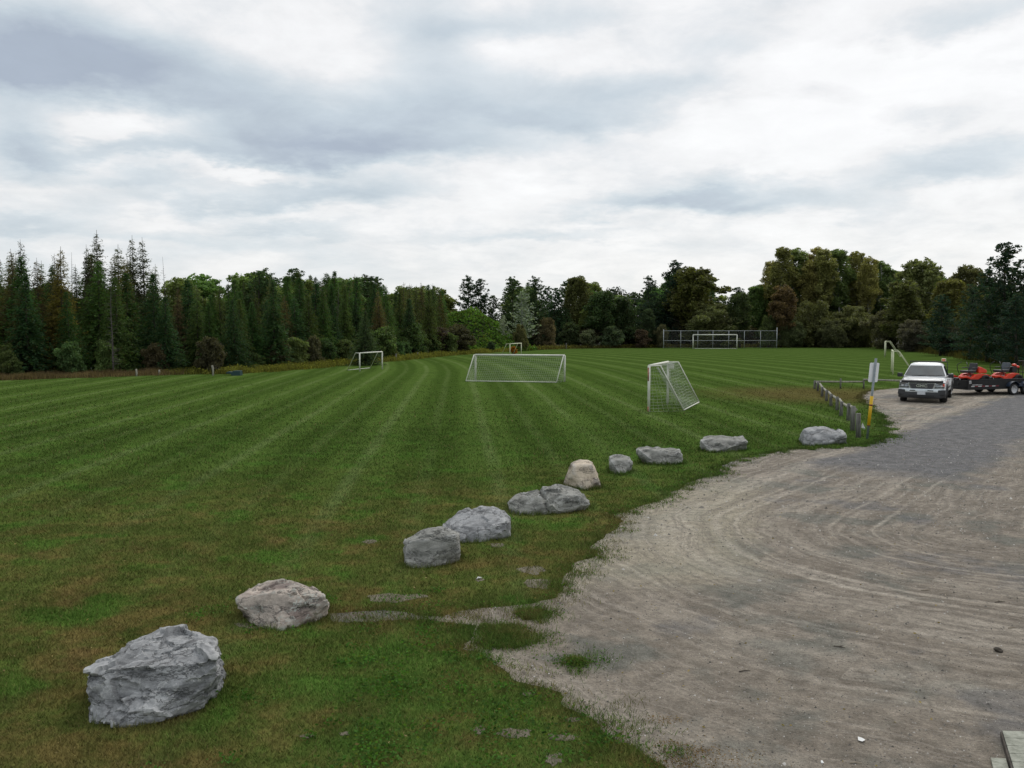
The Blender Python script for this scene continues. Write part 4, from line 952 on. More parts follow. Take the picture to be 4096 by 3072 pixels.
def weeds(name, color, pts, h, w, n, spread, label, leaf=.05, lr=.3):
    C = np.array([(p.x, p.y) for p in pts]); k = RNG.integers(0, len(C), n); q = C[k]+RNG.normal(0, spread, (n, 2))
    cl = .55+.45*np.sin(q[:, 0]*1.9+np.cos(q[:, 1]*.8)*3)*np.cos(q[:, 1]*1.3)
    hh = h*(.45+.55*np.abs(cl))*RNG.uniform(.6, 1.15, n)
    Bv = blades(q[:, 0], q[:, 1], hh, np.full(n, w), .22).reshape(-1, 3)
    me = np_mesh(name, Bv, np.arange(len(Bv)).reshape(-1, 3)); o = link(name, me, m_weed); o.color = (*color, 1); tag(o, label, 'tall grass', kind='stuff')
    m = int(n*lr); z = RNG.random(m)**.7*hh[:m]; Cn = np.c_[q[:m, 0]+RNG.normal(0, .1, m), q[:m, 1]+RNG.normal(0, .1, m), z]
    return Cn
def seln(pts, lo, hi): return [p for p in pts if lo <= proj(p.x, p.y)[0] <= hi and p.y > 0]
st = along(.5, 1.0, .7)+along(.5, 2.4, .8)+along(.6, 3.6, .8)
low = weeds('tall_grass', (.135, .098, .055), seln(st, -300, 385), .55, .035, 26000, .35, 'reddish brown seeding grass along the far left edge of the field')
yw = weeds('tall_weeds', (.135, .135, .030), seln(st, 370, 1100), .62, .045, 40000, .35, 'yellow-green weeds along the left boundary of the field')
fw = weeds('far_weeds', (.090, .078, .026), seln(st, 1090, 1950), .75, .07, 30000, .5, 'low brown and green weeds along the far end of the field')
st2 = along(.6, 1, .8)+along(.6, 3.0, 1.2)+along(.6, 5.5, 1.4)+along(.6, 8, 1.6)+along(.8, 11, 2)
rw_ = weeds('rough_grass', (.055, .052, .016), seln(st2, 1940, 2600), 1.0, .06, 46000, .6, 'dark rough grass on the right edge of the field beyond the trailer')
L = [leaf_quads(yw, .085, .8), leaf_quads(fw[::2], .13, .8)]
V = np.concatenate(L).reshape(-1, 3); o = link('leafy_weeds', np_mesh('leafy_weeds', V, np.arange(len(V)).reshape(-1, 4)), m_weed); o.color = (.165, .165, .032, 1)
tag(o, 'leafy goldenrod growing in the boundary strip', 'weeds', kind='stuff')

# ------------------------------------------------------------------ trees
def tris_leaf(C, A, Bv):       # triangle from centre, axis and width vectors
    return np.stack([C-Bv, C+Bv, C+A], 1)
def spruce(seed, H=10, Rr=1.9, nb=300, bare=.0, leaf=.34, droop=.25, per=9, pw=.8):
    r = np.random.default_rng(seed); T = []
    t = r.random(nb)**.85*.97+.02
    for ti in t:
        if ti > .97: continue
        Lb = Rr*max(.03, (1-ti))**pw*r.uniform(.6, 1.15); a = r.uniform(0, 2*np.pi); d = np.array([np.cos(a), np.sin(a), 0]); s = np.array([-d[1], d[0], 0])
        if ti > 1-bare and r.random() < .62: continue
        k = max(3, int(per*Lb/Rr*1.3)); u = r.uniform(.12, 1, k)
        dz = -droop*Lb*u**1.4+(.28*Lb*u if ti > .8 else 0)
        C = d[None]*(Lb*u)[:, None]+np.c_[np.zeros(k), np.zeros(k), ti*H+dz]+r.normal(0, .05, (k, 3))
        w = leaf*(1.1-.5*u)*r.uniform(.6, 1.2, k)*(.45+.55*(1-ti))
        side = r.choice([-1, 1], k); ax = d[None]*.75+s[None]*(side*r.uniform(.2, 1.1, k))[:, None]+np.c_[np.zeros(k), np.zeros(k), r.normal(-.15, .35, k)]
        ax /= np.linalg.norm(ax, axis=1)[:, None]; bv = np.cross(ax, r.normal(0, 1, (k, 3))); bv /= np.linalg.norm(bv, axis=1)[:, None]
        T.append(tris_leaf(C, ax*(w*1.5)[:, None], bv*(w*.42)[:, None]))
    V = np.concatenate(T).reshape(-1, 3); return np_mesh('spruce_crown', V, np.arange(len(V)).reshape(-1, 3))
def crownmesh(seed, lobes, n, leaf, shell=.55, name='crown'):
    r = np.random.default_rng(seed); T = []; vol = sum(l[3]*l[4]*l[5] for l in lobes); ph = r.uniform(0, 6, 6)
    for (cx, cy, cz, rx, ry, rz_) in lobes:
        k = max(20, int(n*(rx*ry*rz_/vol)**.8)); d = r.normal(0, 1, (k, 3)); d /= np.linalg.norm(d, axis=1)[:, None]
        rad = r.random(k)**.35; rad = np.where(r.random(k) < shell, rad*.42+.60, rad); bmp = .92+.26*np.sin(d[:, 0]*5+ph[0]+cx)*np.sin(d[:, 1]*5.3+ph[1]+cz)+.2*np.sin(d[:, 2]*6.1+ph[2]+cy+d[:, 0]*4); rad = np.minimum(rad*bmp*(1+.08*r.normal(0, 1, k)), 1.13); C = d*rad[:, None]*np.array([rx, ry, rz_])+np.array([cx, cy, cz])
        a = d*.4+r.normal(0, .7, (k, 3)); a /= np.linalg.norm(a, axis=1)[:, None]; b_ = np.cross(a, r.normal(0, 1, (k, 3))); b_ /= np.linalg.norm(b_, axis=1)[:, None]
        s = leaf*r.uniform(.6, 1.3, k)[:, None]; T.append(np.stack([C-a*s, C-b_*s*.5, C+a*s, C+b_*s*.5], 1))
    V = np.concatenate(T).reshape(-1, 3); return np_mesh(name, V, np.arange(len(V)).reshape(-1, 4))
def lobes_round(seed, R0, H, z0, n, sr=.42, flat=.8):
    r = random.Random(seed); out = [(0, 0, z0+(H-z0)*.48, R0*.56, R0*.56, (H-z0)*.45)]
    for i in range(n):
        a = r.uniform(0, 6.283); zf = r.uniform(.03, .93)**.9; prof = (math.sin(math.pi*min(1, .14+zf*.80))**.6)*(1+.18*math.sin(2*a+seed)); u = r.uniform(.55, 1)
        s = R0*sr*r.uniform(.45, 1.05); rr = max(0, R0*prof*u-s*.6); s *= (1 if zf < .8 else .9)
        if zf > .78: rr *= .75
        out.append((math.cos(a)*rr, math.sin(a)*rr, z0+(H-z0)*zf, s, s, s*flat*r.uniform(.6, 1.1)))
    keep = [out[0]]; core = [(0, 0, z0+(H-z0)*f, R0*.42*math.sqrt(max(.05, 1-((f-.48)/.45)**2))) for f in (.1, .2, .3, .4, .5, .6, .7, .8, .88)]
    rest = out[1:]; ch = True
    while ch:
        ch = False
        for l in list(rest):
            if any(math.dist(l[:3], k[:3]) < .95*(l[3]+k[3]) for k in core+[k for k in keep[1:]]): keep.append(l); rest.remove(l); ch = True
    return keep
def tufts(seed, spec, per, spread, leaf, name='crown'):
    # spec: list of branch polylines (start, end); tufts of leaf-sized faces cluster along their outer part
    r = np.random.default_rng(seed); T = []
    for (p, q, w) in spec:
        p, q = np.array(p), np.array(q)
        m = max(2, int(np.linalg.norm(q-p)/.38)); us = np.linspace(.30, 1, m)
        for u in us:
            c = p+(q-p)*u+np.array([0, 0, .10*u*u])+r.normal(0, .14, 3); k = int(per*r.uniform(.6, 1.3)); C = c+r.normal(0, 1, (k, 3))*spread*w*np.array([1, 1, .55])*(1.1-.35*u)
            a = r.normal(0, 1, (k, 3)); a[:, 2] = np.abs(a[:, 2])*.6+.2; a /= np.linalg.norm(a, axis=1)[:, None]; b_ = np.cross(a, r.normal(0, 1, (k, 3))); b_ /= np.linalg.norm(b_, axis=1)[:, None]
            sz_ = leaf*r.uniform(.6, 1.3, k)[:, None]; T.append(np.stack([C-a*sz_, C-b_*sz_*.4, C+a*sz_, C+b_*sz_*.4], 1))
    V = np.concatenate(T).reshape(-1, 3); return np_mesh(name, V, np.arange(len(V)).reshape(-1, 4))
def br_pine(seed, R0, H, nb=120, z0=.06):
    r = random.Random(seed); out = []
    for i in range(nb):
        t = z0+(1-z0)*(i/nb)**.9; a = r.uniform(0, 6.28); prof = (1-t)**.62*.92+.07; L_ = R0*prof*r.uniform(.6, 1.2)
        up = r.uniform(-.05, .25)+.45*t; out.append(((0, 0, t*H), (math.cos(a)*L_, math.sin(a)*L_, t*H+up*L_), .6+.5*(1-t)))
    return out
def br_poplar(seed, R0, H, nb=85, z0=.34):
    r = random.Random(seed); out = []; lean = [(r.uniform(-.6, .6), r.uniform(-.6, .6)) for _ in range(3)]
    for i in range(nb):
        t = r.uniform(z0, .93); a = r.uniform(0, 6.28); prof = math.sin(math.pi*min(1, (t-z0+.12)/(1.12-z0)))**.6; L_ = R0*prof*r.uniform(.35, 1.15)
        lx, ly = lean[i % 3]; e = (math.cos(a)*L_+lx*t, math.sin(a)*L_+ly*t, min(H*1.0, t*H+L_*r.uniform(.5, 1.1)))
        out.append(((lx*t*.4, ly*t*.4, t*H*.96), e, r.uniform(.8, 1.3)))
    return out
def trunkmesh(seed, H, r0, limbs=8, spread=1.6, z0=.35, lean=.15, n=7, up=.5):
    r = random.Random(seed); mb = MB(); pts = [(0, 0, 0)]; x = y = 0
    for k in range(1, 7): x += r.uniform(-lean, lean); y += r.uniform(-lean, lean); pts.append((x, y, H*k/6))
    mb.tube(pts, [r0*(1-.9*k/6) for k in range(7)], n)
    for i in range(limbs):
        f = z0+(1-z0)*.9*i/max(1, limbs); k = min(5, int(f*6)); p = Vector(pts[k]).lerp(Vector(pts[k+1]), f*6-k); a = r.uniform(0, 6.28); L_ = spread*(1-f*.6)*r.uniform(.6, 1.1)
        q = p+Vector((math.cos(a)*L_*.5, math.sin(a)*L_*.5, L_*up*.6)); e = p+Vector((math.cos(a)*L_, math.sin(a)*L_, L_*up)); rr = r0*(1-f)*.42+.012
        mb.tube([p, q, e], [rr, rr*.7, rr*.3], 5)
    me = bpy.data.meshes.new('trunk'); me.from_pydata([tuple(v) for v in mb.v], [], mb.f); me.polygons.foreach_set('use_smooth', mb.sm); me.update(); return me
def withmat(me, m): me.materials.append(m); return me
KIT = {}
def kit(k, crowns, trunks, H, cm, tm):
    KIT[k] = ([withmat(c_, cm) for c_ in crowns], [withmat(c_, tm) for c_ in trunks], H)
kit('spruce', [spruce(i, 10, 2.25+.2*i, 900, .0, .27, .30, 15, .85) for i in range(5)], [trunkmesh(i, 9.9, .13, 10, .8, .4, .03, 6, .1) for i in range(2)], 10, m_needle, m_bark)
kit('larch', [spruce(10+i, 10, 1.6+.14*i, 760, .10, .20, .12, 15, .72) for i in range(5)], [trunkmesh(10+i, 10.0, .10, 40, .8, .45, .03, 6, .25) for i in range(2)], 10, m_needle, m_bark)
kit('bush', [crownmesh(20+i, lobes_round(20+i, 2.0, 3.4, .15, 34, .30), 5200, .12) for i in range(4)], [trunkmesh(20+i, 2.6, .07, 9, 1.2, .1, .1, 5, .9) for i in range(2)], 3.4, m_fol, m_bark)
kit('broadleaf', [crownmesh(30+i, lobes_round(30+i, 3.6, 11, 1.6, 80, .21), 11000, .17) for i in range(4)], [trunkmesh(30+i, 9.5, .22, 12, 2.8, .3, .2) for i in range(2)], 11, m_fol, m_bark)
kit('pine', [tufts(40+i, br_pine(40+i, 3.3, 12), 15, .25, .17) for i in range(4)], [trunkmesh(40+i, 11.5, .22, 14, 2.4, .25, .08, 7, .25) for i in range(2)], 12, m_needle, m_bark)
kit('poplar', [crownmesh(50+i, lobes_round(50+i, 2.9, 18, 7.0, 70, .25, 1.1), 10500, .16) for i in range(5)], [trunkmesh(50+i, 17, .24, 16, 2.6, .38, .3, 8, .9) for i in range(3)], 18, m_fol, m_pale)
kit('willow', [crownmesh(60+i, lobes_round(60+i, 4.2, 6.2, .1, 90, .17, .9), 13000, .13, .6) for i in range(3)], [trunkmesh(60+i, 5, .12, 12, 2.8, .05, .2, 6, .9) for i in range(2)], 6.2, m_fol, m_bark)
kit('silver', [tufts(70, [((p[0], p[1], p[2]), (q[0], q[1], q[2]+.5), w) for p, q, w in br_pine(70, 2.0, 7.6, 70, .18)], 8, .24, .17)], [trunkmesh(70, 7.8, .13, 10, 1.6, .2, .1, 6, .7)], 8, m_silver, m_pale)
kit('dead', [], [trunkmesh(80+i, 9.5, .10, 40, 1.1, .12, .06, 6, .1) for i in range(2)], 9.5, m_fol, m_dead)
PAL = {'spruce': [(.034, .074, .022), (.042, .082, .022), (.028, .062, .024), (.052, .078, .022)], 'larch': [(.056, .074, .022), (.078, .066, .028), (.050, .076, .023), (.080, .076, .026)],
       'bush': [(.055, .085, .026), (.085, .068, .036), (.065, .088, .028), (.045, .080, .028)], 'broadleaf': [(.095, .150, .042), (.125, .150, .042), (.080, .140, .044), (.110, .136, .042)],
       'pine': [(.026, .056, .028), (.034, .062, .026), (.036, .058, .028)], 'poplar': [(.150, .155, .05), (.115, .142, .046), (.160, .146, .05)], 'willow': [(.15, .13, .06), (.135, .125, .055)],
       'silver': [(.19, .22, .165)], 'dead': [(.1, .1, .1)]}
NAME = {'spruce': 'spruce_tree', 'larch': 'larch_tree', 'bush': 'shrub', 'broadleaf': 'broadleaf_tree', 'pine': 'pine_tree', 'poplar': 'poplar_tree', 'willow': 'willow_shrub', 'silver': 'silver_poplar', 'dead': 'dead_tree'}
def zone(dx):
    for lim, s in ((110, 'beyond the leftmost post'), (235, 'beyond the two tallest posts'), (380, 'around the twin spires'), (520, 'behind the teal box'), (700, 'right of the teal box'), (860, 'behind the bare white goal'),
                   (1010, 'left of the small cream goal'), (1230, 'beyond the middle goal'), (1425, 'left of the backstop'), (1690, 'behind the backstop'), (1880, 'right of the backstop'), (2040, 'beyond the road sign and pickup'), (9999, 'above the trailer at the right')):
        if dx < lim: return s
DESC = {'spruce': 'dark green spruce', 'larch': 'thin-topped olive larch', 'bush': 'low leafy shrub', 'broadleaf': 'rounded green broadleaf tree', 'pine': 'dark pine with clumped boughs', 'poplar': 'tall open poplar with a pale trunk', 'willow': 'wide brownish willow shrub', 'silver': 'silvery poplar', 'dead': 'bare dead spruce'}
CNT = {}
def tree(kind, x, y, h, wide=1.0, color=None, label=None, row=None):
    cr, tk, H0 = KIT[kind]; dx = proj(x, y)[0]
    if dx < -200 or dx > 2420: return
    lb = label or (DESC[kind]+([' in the front row ', ' in the second row ', ' in the third row ', ' in the last row '][row] if row is not None and kind not in ('bush', 'willow') else ' at the wood edge ')+zone(dx))
    root = thing(NAME[kind], lb, 'shrub' if kind in ('bush', 'willow') else 'tree', (x, y, 0), random.uniform(0, 6.28), None if label else ('shrubs along the wood edge' if kind in ('bush', 'willow') else DESC[kind]+' trees around the field'))
    s = h/H0; root.rotation_euler = (random.uniform(-.03, .03), random.uniform(-.03, .03), root.rotation_euler[2]); root.scale = (s*wide, s*wide, s)
    link('trunk', random.choice(tk), None, root)
    if cr:
        c_ = link('crown', random.choice(cr), None, root); c0 = color or random.choice(PAL[kind]); v = random.uniform(.8, 1.25)*1.22*((1.9 if kind == 'willow' else 1.4) if color else 1); c_.color = (c0[0]*v*random.uniform(.9, 1.1), c0[1]*v, c0[2]*v, 1)
    return root
PX = [0, 50, 75, 110, 150, 185, 210, 228, 245, 265, 275, 287, 300, 312, 330, 350, 375, 400, 430, 455, 480, 510, 545, 570, 600, 640, 690, 740, 760, 800, 825, 860, 880, 920, 945, 975, 1000, 1040, 1070, 1110, 1160, 1200, 1220, 1250, 1280, 1300, 1340, 1365, 1385, 1400, 1420, 1440, 1470, 1500, 1530, 1548, 1570, 1585, 1600, 1640, 1655, 1680, 1720, 1755, 1770, 1810, 1830, 1870, 1900, 1930, 1960, 1975, 2000, 2030, 2045, 2070, 2090, 2110, 2130, 2150, 2175, 2200, 2300]
PY = [548, 530, 560, 562, 550, 552, 530, 550, 545, 545, 562, 540, 550, 540, 570, 575, 582, 576, 580, 597, 580, 573, 576, 585, 592, 580, 592, 584, 592, 594, 602, 618, 606, 612, 610, 627, 602, 606, 614, 604, 604, 614, 604, 598, 602, 618, 624, 630, 612, 602, 606, 580, 572, 582, 592, 618, 634, 628, 606, 608, 565, 540, 536, 545, 536, 543, 545, 562, 565, 583, 595, 570, 556, 578, 602, 604, 575, 575, 585, 600, 600, 600, 600]
def topz(x, y):
    dx = proj(x, y)[0]; yt = float(np.interp(dx, PX, PY)); return P(dx, yt, y).z
rg = random.Random(11)
rows = [(5.0, 3.1, 0, .80, .95), (8.5, 3.0, 1, .86, 1.0), (12.5, 3.2, 2, .90, 1.03), (18, 3.8, 3, .93, 1.0)]
for off, step, ri, h0, h1 in rows:
    for p in along(step, off, .9, rg):
        dx = proj(p.x, p.y)[0]
        if dx > 965 or dx < -200: continue
        hz = topz(p.x, p.y)*rg.uniform(h0, h1)
        wd = rg.uniform(1.0, 1.35)
        if ri == 0: hz *= rg.uniform(.78, 1.0)
        if dx < 370: k = 'larch' if rg.random() < (.62 if ri else .4) else 'spruce'
        elif dx < 570: k = 'broadleaf' if ri == 3 else ('spruce' if rg.random() < .6 or ri == 0 else 'larch')
        else: k = 'spruce' if rg.random() < .8 else 'larch'
        if 370 < dx < 570 and k != 'broadleaf': hz *= .88
        if ri == 3 and k == 'broadleaf' and rg.random() < .4: continue
        tree(k, p.x, p.y, hz, wd, row=ri)
for off in (25, 29):
    for p in along(3.4, off, 1.2, rg):
        dx = proj(p.x, p.y)[0]
        if 540 < dx < 1140: tree(rg.choice(['spruce', 'pine', 'spruce', 'broadleaf']), p.x, p.y, topz(p.x, p.y)*rg.uniform(.90, .99), rg.uniform(1.1, 1.5), row=3)
# named treetops of the left wood
for dx, yt, Yd, k, w, c_, lb in ((210, 497, 76, 'larch', 1.15, (.03, .034, .02), 'tallest thin-topped larch, its dark spire above all the left wood'), (287, 508, 78, 'larch', .9, (.03, .036, .022), 'left one of two slim twin spires in the left wood'),
        (313, 512, 78, 'larch', 1.0, (.028, .036, .02), 'right one of two slim twin spires in the left wood'), (255, 528, 76, 'larch', 1.3, (.04, .05, .018), 'broad green larch between the tallest spire and the twin spires'),
        (50, 517, 72, 'larch', .9, (.03, .032, .022), 'slim dark spire second from the left edge'), (118, 548, 73, 'larch', .9, (.036, .04, .02), 'small spire left of the golden larch'), (188, 528, 76, 'larch', .85, (.03, .034, .022), 'thin spire just left of the tallest larch'),
        (128, 532, 68, 'larch', 1.25, (.085, .066, .016), 'golden-yellow larch in the left wood'), (358, 555, 78, 'dead', .6, None, 'bare thin treetop right of the twin spires'), (155, 545, 74, 'dead', .6, None, 'bare grey treetop right of the golden larch'), (35, 545, 72, 'dead', .7, None, 'bare grey treetop near the left edge')):
    h = P(dx, yt, Yd).z; x = P(dx, yt, Yd).x; tree(k, x, Yd, h, w, c_, lb)
for dx, yt, Yd, lb in ((240, 610, 66, 'bare grey dead tree in front of the left wood'), (728, 615, 96, 'pale dead spruce skeleton above the bare white goal')):
    p = P(dx, yt, Yd); tree('dead', p.x, Yd, p.z, 1.0, None, lb)
for dx, yt, wide, c_, lb in ((640, 640, 1.5, (.022, .048, .018), 'wide dark spruce with layered boughs above the weeds, left of the bare white goal'), (480, 650, 1.5, (.018, .04, .018), 'wide dark spruce in the front row above the teal box'), (788, 670, 1.5, (.035, .06, .026), 'small pale green spruce right above the bare white goal'),
                             (590, 600, 1.2, (.028, .05, .018), 'tall green spruce with drooping boughs, in front between the box and the goal'), (380, 620, 1.1, (.075, .06, .034), 'brownish dying larch in front of the left wood')):
    g_ = G(dx, 800 if dx < 600 else 793); Yd = g_.y+4; p = P(dx, yt, Yd); tree('spruce' if dx != 380 else 'larch', p.x, Yd, p.z, wide, c_, lb)
# shrubs along the left edge
for p in along(3.0, 3.3, .8, rg):
    dx = proj(p.x, p.y)[0]
    if dx < 1000: tree('bush', p.x, p.y, rg.uniform(1.3, 3.0)*(1 if p.y < 80 else 1.35), rg.uniform(.7, 1.1), rg.choice(PAL['bush'][:1]+PAL['bush'][2:]+[(.05, .046, .024)]))
# far end: backing rows
for off, step, h0, h1, ri in ((9, 4.2, .55, .8, 0), (15, 4.5, .78, .97, 1), (22, 4.6, .9, 1.0, 2)):
    for p in along(step, off, 1.5, rg):
        dx = proj(p.x, p.y)[0]
        if dx < 985 or dx > 2120 or (dx < 1085 and p.y < 152): continue
        hz = topz(p.x, p.y)*rg.uniform(h0, h1)
        if dx < 1230: k = 'pine' if rg.random() < .65 else 'broadleaf'
        elif dx < 1430: k = 'broadleaf' if rg.random() < .6 else 'pine'
        elif dx < 1650: k = 'broadleaf' if rg.random() < .75 else 'pine'
        elif dx < 1940:
            if ri == 2: k = 'poplar'; hz *= .78
            else: k = 'broadleaf' if rg.random() < .6 else 'pine'; hz *= .66
        else: k = 'broadleaf' if rg.random() < .8 else 'pine'
        if ri == 0 and dx > 1430: hz *= .75
        tree(k, p.x, p.y, hz, rg.uniform(.85, 1.2), row=ri)
def T(kind, dx, yt, Yd, wide, color=None, label=None):
    p = P(dx, yt, Yd); return tree(kind, p.x, Yd, p.z, wide, color, label)
for i, (dx, yt) in enumerate(((1688, 532), (1722, 534), (1765, 530), (1782, 534), (1815, 536), (1845, 541), (1878, 552), (1905, 562), (1668, 560), (1745, 560), (1935, 582))):
    T('poplar', dx, yt, 168+3*(i % 3), 1.15 if i != 4 else 1.3, [(.135, .135, .045), (.10, .135, .045), (.15, .132, .045)][i % 3],
      ['tall poplar leading the left end of the tallest clump', 'green poplar second in the tallest clump', 'olive poplar left of the gap-side pair', 'poplar with a forked top in the middle of the clump', 'broad olive poplar in the middle of the tallest clump', 'narrow poplar standing apart right of the broad one', 'poplar with a pale leaning trunk above the road sign', 'lower poplar right of the leaning trunk', 'shorter poplar on the left shoulder of the tallest clump', 'half-hidden poplar under the gap of the tallest clump', 'lowest poplar at the right end of the clump'][i])
for a in (('broadleaf', 1490, 568, 163, 1.35, (.07, .072, .02), 'big rounded olive tree behind the left part of the backstop'), ('pine', 1457, 568, 166, 1.1, (.015, .028, .018), 'dark pine top behind the big rounded olive tree'), ('pine', 1398, 600, 164, .9, (.018, .032, .02), 'small dark pine left of the big rounded olive tree'),
          ('broadleaf', 1250, 594, 164, 1.0, (.068, .08, .026), 'pale green tree with a ragged top above the right end of the middle goal'), ('broadleaf', 1990, 552, 150, 1.1, (.085, .09, .034), 'domed yellow-green tree above the pickup'), ('broadleaf', 2100, 562, 128, .9, (.06, .065, .026), 'sparse olive tree left of the large dark pine'),
          ('broadleaf', 2060, 600, 125, 1.2, (.08, .078, .022), 'yellowish low tree between the domed tree and the dark pine'), ('broadleaf', 1960, 598, 140, 1.2, (.06, .062, .02), 'olive tree beneath the domed tree'), ('broadleaf', 1690, 612, 158, 1.0, (.062, .042, .02), 'reddish tree low in the tallest clump'),
          ('pine', 2178, 530, 88, 1.15, (.013, .026, .016), 'large dark pine at the right edge, tallest of the near pines'), ('pine', 2138, 585, 92, 1.2, (.014, .026, .016), 'dark pine left of the largest one'), ('pine', 2225, 560, 84, 1.2, (.013, .024, .015), 'dark pine cut by the right edge of the photo'), ('pine', 2100, 625, 98, 1.2, (.016, .03, .02), 'lower dark pine above the first mower'),
          ('pine', 2035, 640, 112, 1.3, (.015, .03, .02), 'dark low pine above the pickup roof'), ('pine', 2200, 640, 78, 1.3, (.014, .026, .018), 'lowest dark pine at the right edge'),
          ('pine', 1010, 600, 160, 1.0, (.016, .03, .016), 'dark pine with a flat clumpy top above the small cream goal'), ('pine', 1040, 606, 161, 1.0, (.017, .032, .017), 'dark pine right of the flat-topped one'), ('pine', 1110, 602, 150, 1.0, None, 'dark pine with a reddish side above the middle goal'), ('pine', 1160, 602, 152, 1.0, None, 'pointed dark pine above the middle of the middle goal'),
          ('broadleaf', 1300, 622, 156, 1.25, (.028, .046, .016), 'broad dark green tree left of the backstop'), ('broadleaf', 1350, 640, 157, 1.2, (.026, .042, .016), 'dark leafy tree next to the backstop'), ('broadleaf', 1600, 625, 156, 1.0, (.04, .058, .02), 'green tree behind the right part of the backstop'),
          ('willow', 1540, 655, 158, 1.35, (.068, .068, .028), 'wide domed brown-olive willow directly behind the backstop'), ('willow', 1180, 685, 150, .75, (.050, .044, .024), 'dark brown rounded shrub right of the silvery poplar'), ('willow', 1760, 648, 160, 1.1, (.06, .066, .026), 'tall brownish willow right of the backstop'), ('willow', 1710, 690, 157, .9, (.05, .058, .026), 'lower willow at the right end of the backstop'),
          ('willow', 1850, 660, 158, 1.1, (.06, .062, .026), 'brown-olive willow behind the road sign'), ('willow', 1800, 690, 155, 1.0, (.052, .054, .026), 'low willow in front between the backstop and the sign'), ('willow', 1920, 670, 148, 1.1, (.054, .052, .028), 'dull brown willow above the two end-on goals'), ('willow', 1975, 690, 130, 1.0, (.045, .04, .03), 'dark greyish willow above the pickup'),
          ('willow', 2060, 705, 112, .9, (.035, .032, .024), 'low dark bramble thicket above the trailer'), ('willow', 1660, 680, 158, .7, (.04, .055, .02), 'green shrub at the right post of the backstop'), ('broadleaf', 1400, 665, 156, .9, (.026, .04, .018), 'dark shrubby tree touching the left backstop post'), ('willow', 1430, 700, 155, .6, (.062, .054, .028), 'small brown willow at the left backstop post'),
          ('bush', 1320, 705, 153, 1.2, (.05, .066, .034), 'grey-green shrub left of the backstop'), ('bush', 1270, 712, 152, 1.2, (.06, .075, .042), 'pale grey-green shrub above the right end of the middle goal'), ('bush', 1385, 712, 153, 1.0, (.055, .042, .028), 'brown shrub in front of the dark tree left of the backstop'),
          ('bush', 950, 705, 118, 1.2, (.045, .034, .024), 'reddish brown shrub in front of the green bank'), ('bush', 1060, 738, 128, .8, (.035, .055, .028), 'dark green shrub left behind the small cream goal'),
          ('bush', 1109, 748, 119, 1.1, (.20, .09, .008), 'low orange-leaved bush seen through the small cream goal'), ('silver', 1131, 632, 142, 1.25, None, 'silvery pale poplar above the small cream goal'), ('silver', 1088, 685, 138, 1.0, None, 'short silvery poplar left of the taller silvery one'), ('willow', 1125, 700, 135, .55, (.06, .055, .022), 'olive shrub under the silvery poplar')):
    T(*a)
for off in (10, 15, 21):
    for p in along(4.0, off, 1.2, rg):
        dx = proj(p.x, p.y)[0]
        if dx > 1930: tree('pine', p.x, p.y, P(dx, 612, p.y).z*rg.uniform(.85, 1.0), rg.uniform(1.1, 1.35), row=2)
for dx_, yt_, Y_ in ((1885, 600, 178), (1915, 612, 180), (1950, 606, 178), (2005, 590, 172), (2030, 600, 165), (1990, 600, 176), (1345, 632, 185), (1410, 618, 186)):
    q_ = P(dx_, yt_, Y_); tree('broadleaf', q_.x, Y_, q_.z, 1.3, row=3)
for p in along(4.2, 5.5, 1.0, rg):
    dx = proj(p.x, p.y)[0]
    if 1130 < dx < 2000: tree('bush', p.x, p.y, rg.uniform(2.5, 4.6), rg.uniform(.8, 1.2), rg.choice([(.05, .045, .024), (.03, .045, .018), (.04, .04, .022)]))
    elif dx >= 2000: tree('bush', p.x, p.y+6, rg.uniform(1.5, 2.6), rg.uniform(.9, 1.3), rg.choice([(.03, .032, .018), (.024, .03, .018)]))

# green bank among the trees left of the small goal
hm = MB(); cx, cy, Rx, Ry, Hh = P(1012, 700, 141).x, 141, 11, 11, 6.1; N = 30; pts = []
for j in range(N+1):
    for i in range(N+1):
        u, v = i/N*2-1, j/N*2-1; rr = min(1, math.hypot(u, v)); z = Hh*(math.cos(rr*math.pi)*.5+.5); pts.append((cx+u*Rx, cy+v*Ry, z+mn.noise(Vector((u*4, v*4, 0)))*.3*(1-rr)-.05))
hm.add(pts, [(j*(N+1)+i, j*(N+1)+i+1, (j+1)*(N+1)+i+1, (j+1)*(N+1)+i) for j in range(N) for i in range(N)], True)
o = hm.build('hillside', m_soil); tag(o, 'steep bank among the trees at the far left corner of the field', kind='structure')
n = 16000; uu = RNG.uniform(-1, 1, (n, 2)); rr = np.hypot(uu[:, 0], uu[:, 1]); k = rr < 1; uu, rr = uu[k], rr[k]
C = np.c_[cx+uu[:, 0]*Rx, cy+uu[:, 1]*Ry, Hh*(np.cos(rr*np.pi)*.5+.5)+RNG.uniform(0, .9, len(rr))*(.5+.5*np.sin(uu[:, 0]*17)*np.cos(uu[:, 1]*13))]
V = leaf_quads(C, .26, .8).reshape(-1, 3); o = link('bank_greenery', np_mesh('bank_greenery', V, np.arange(len(V)).reshape(-1, 4)), m_weed); o.color = (.085, .16, .028, 1); tag(o, 'bright green brambles covering the steep bank', 'brambles', kind='stuff')

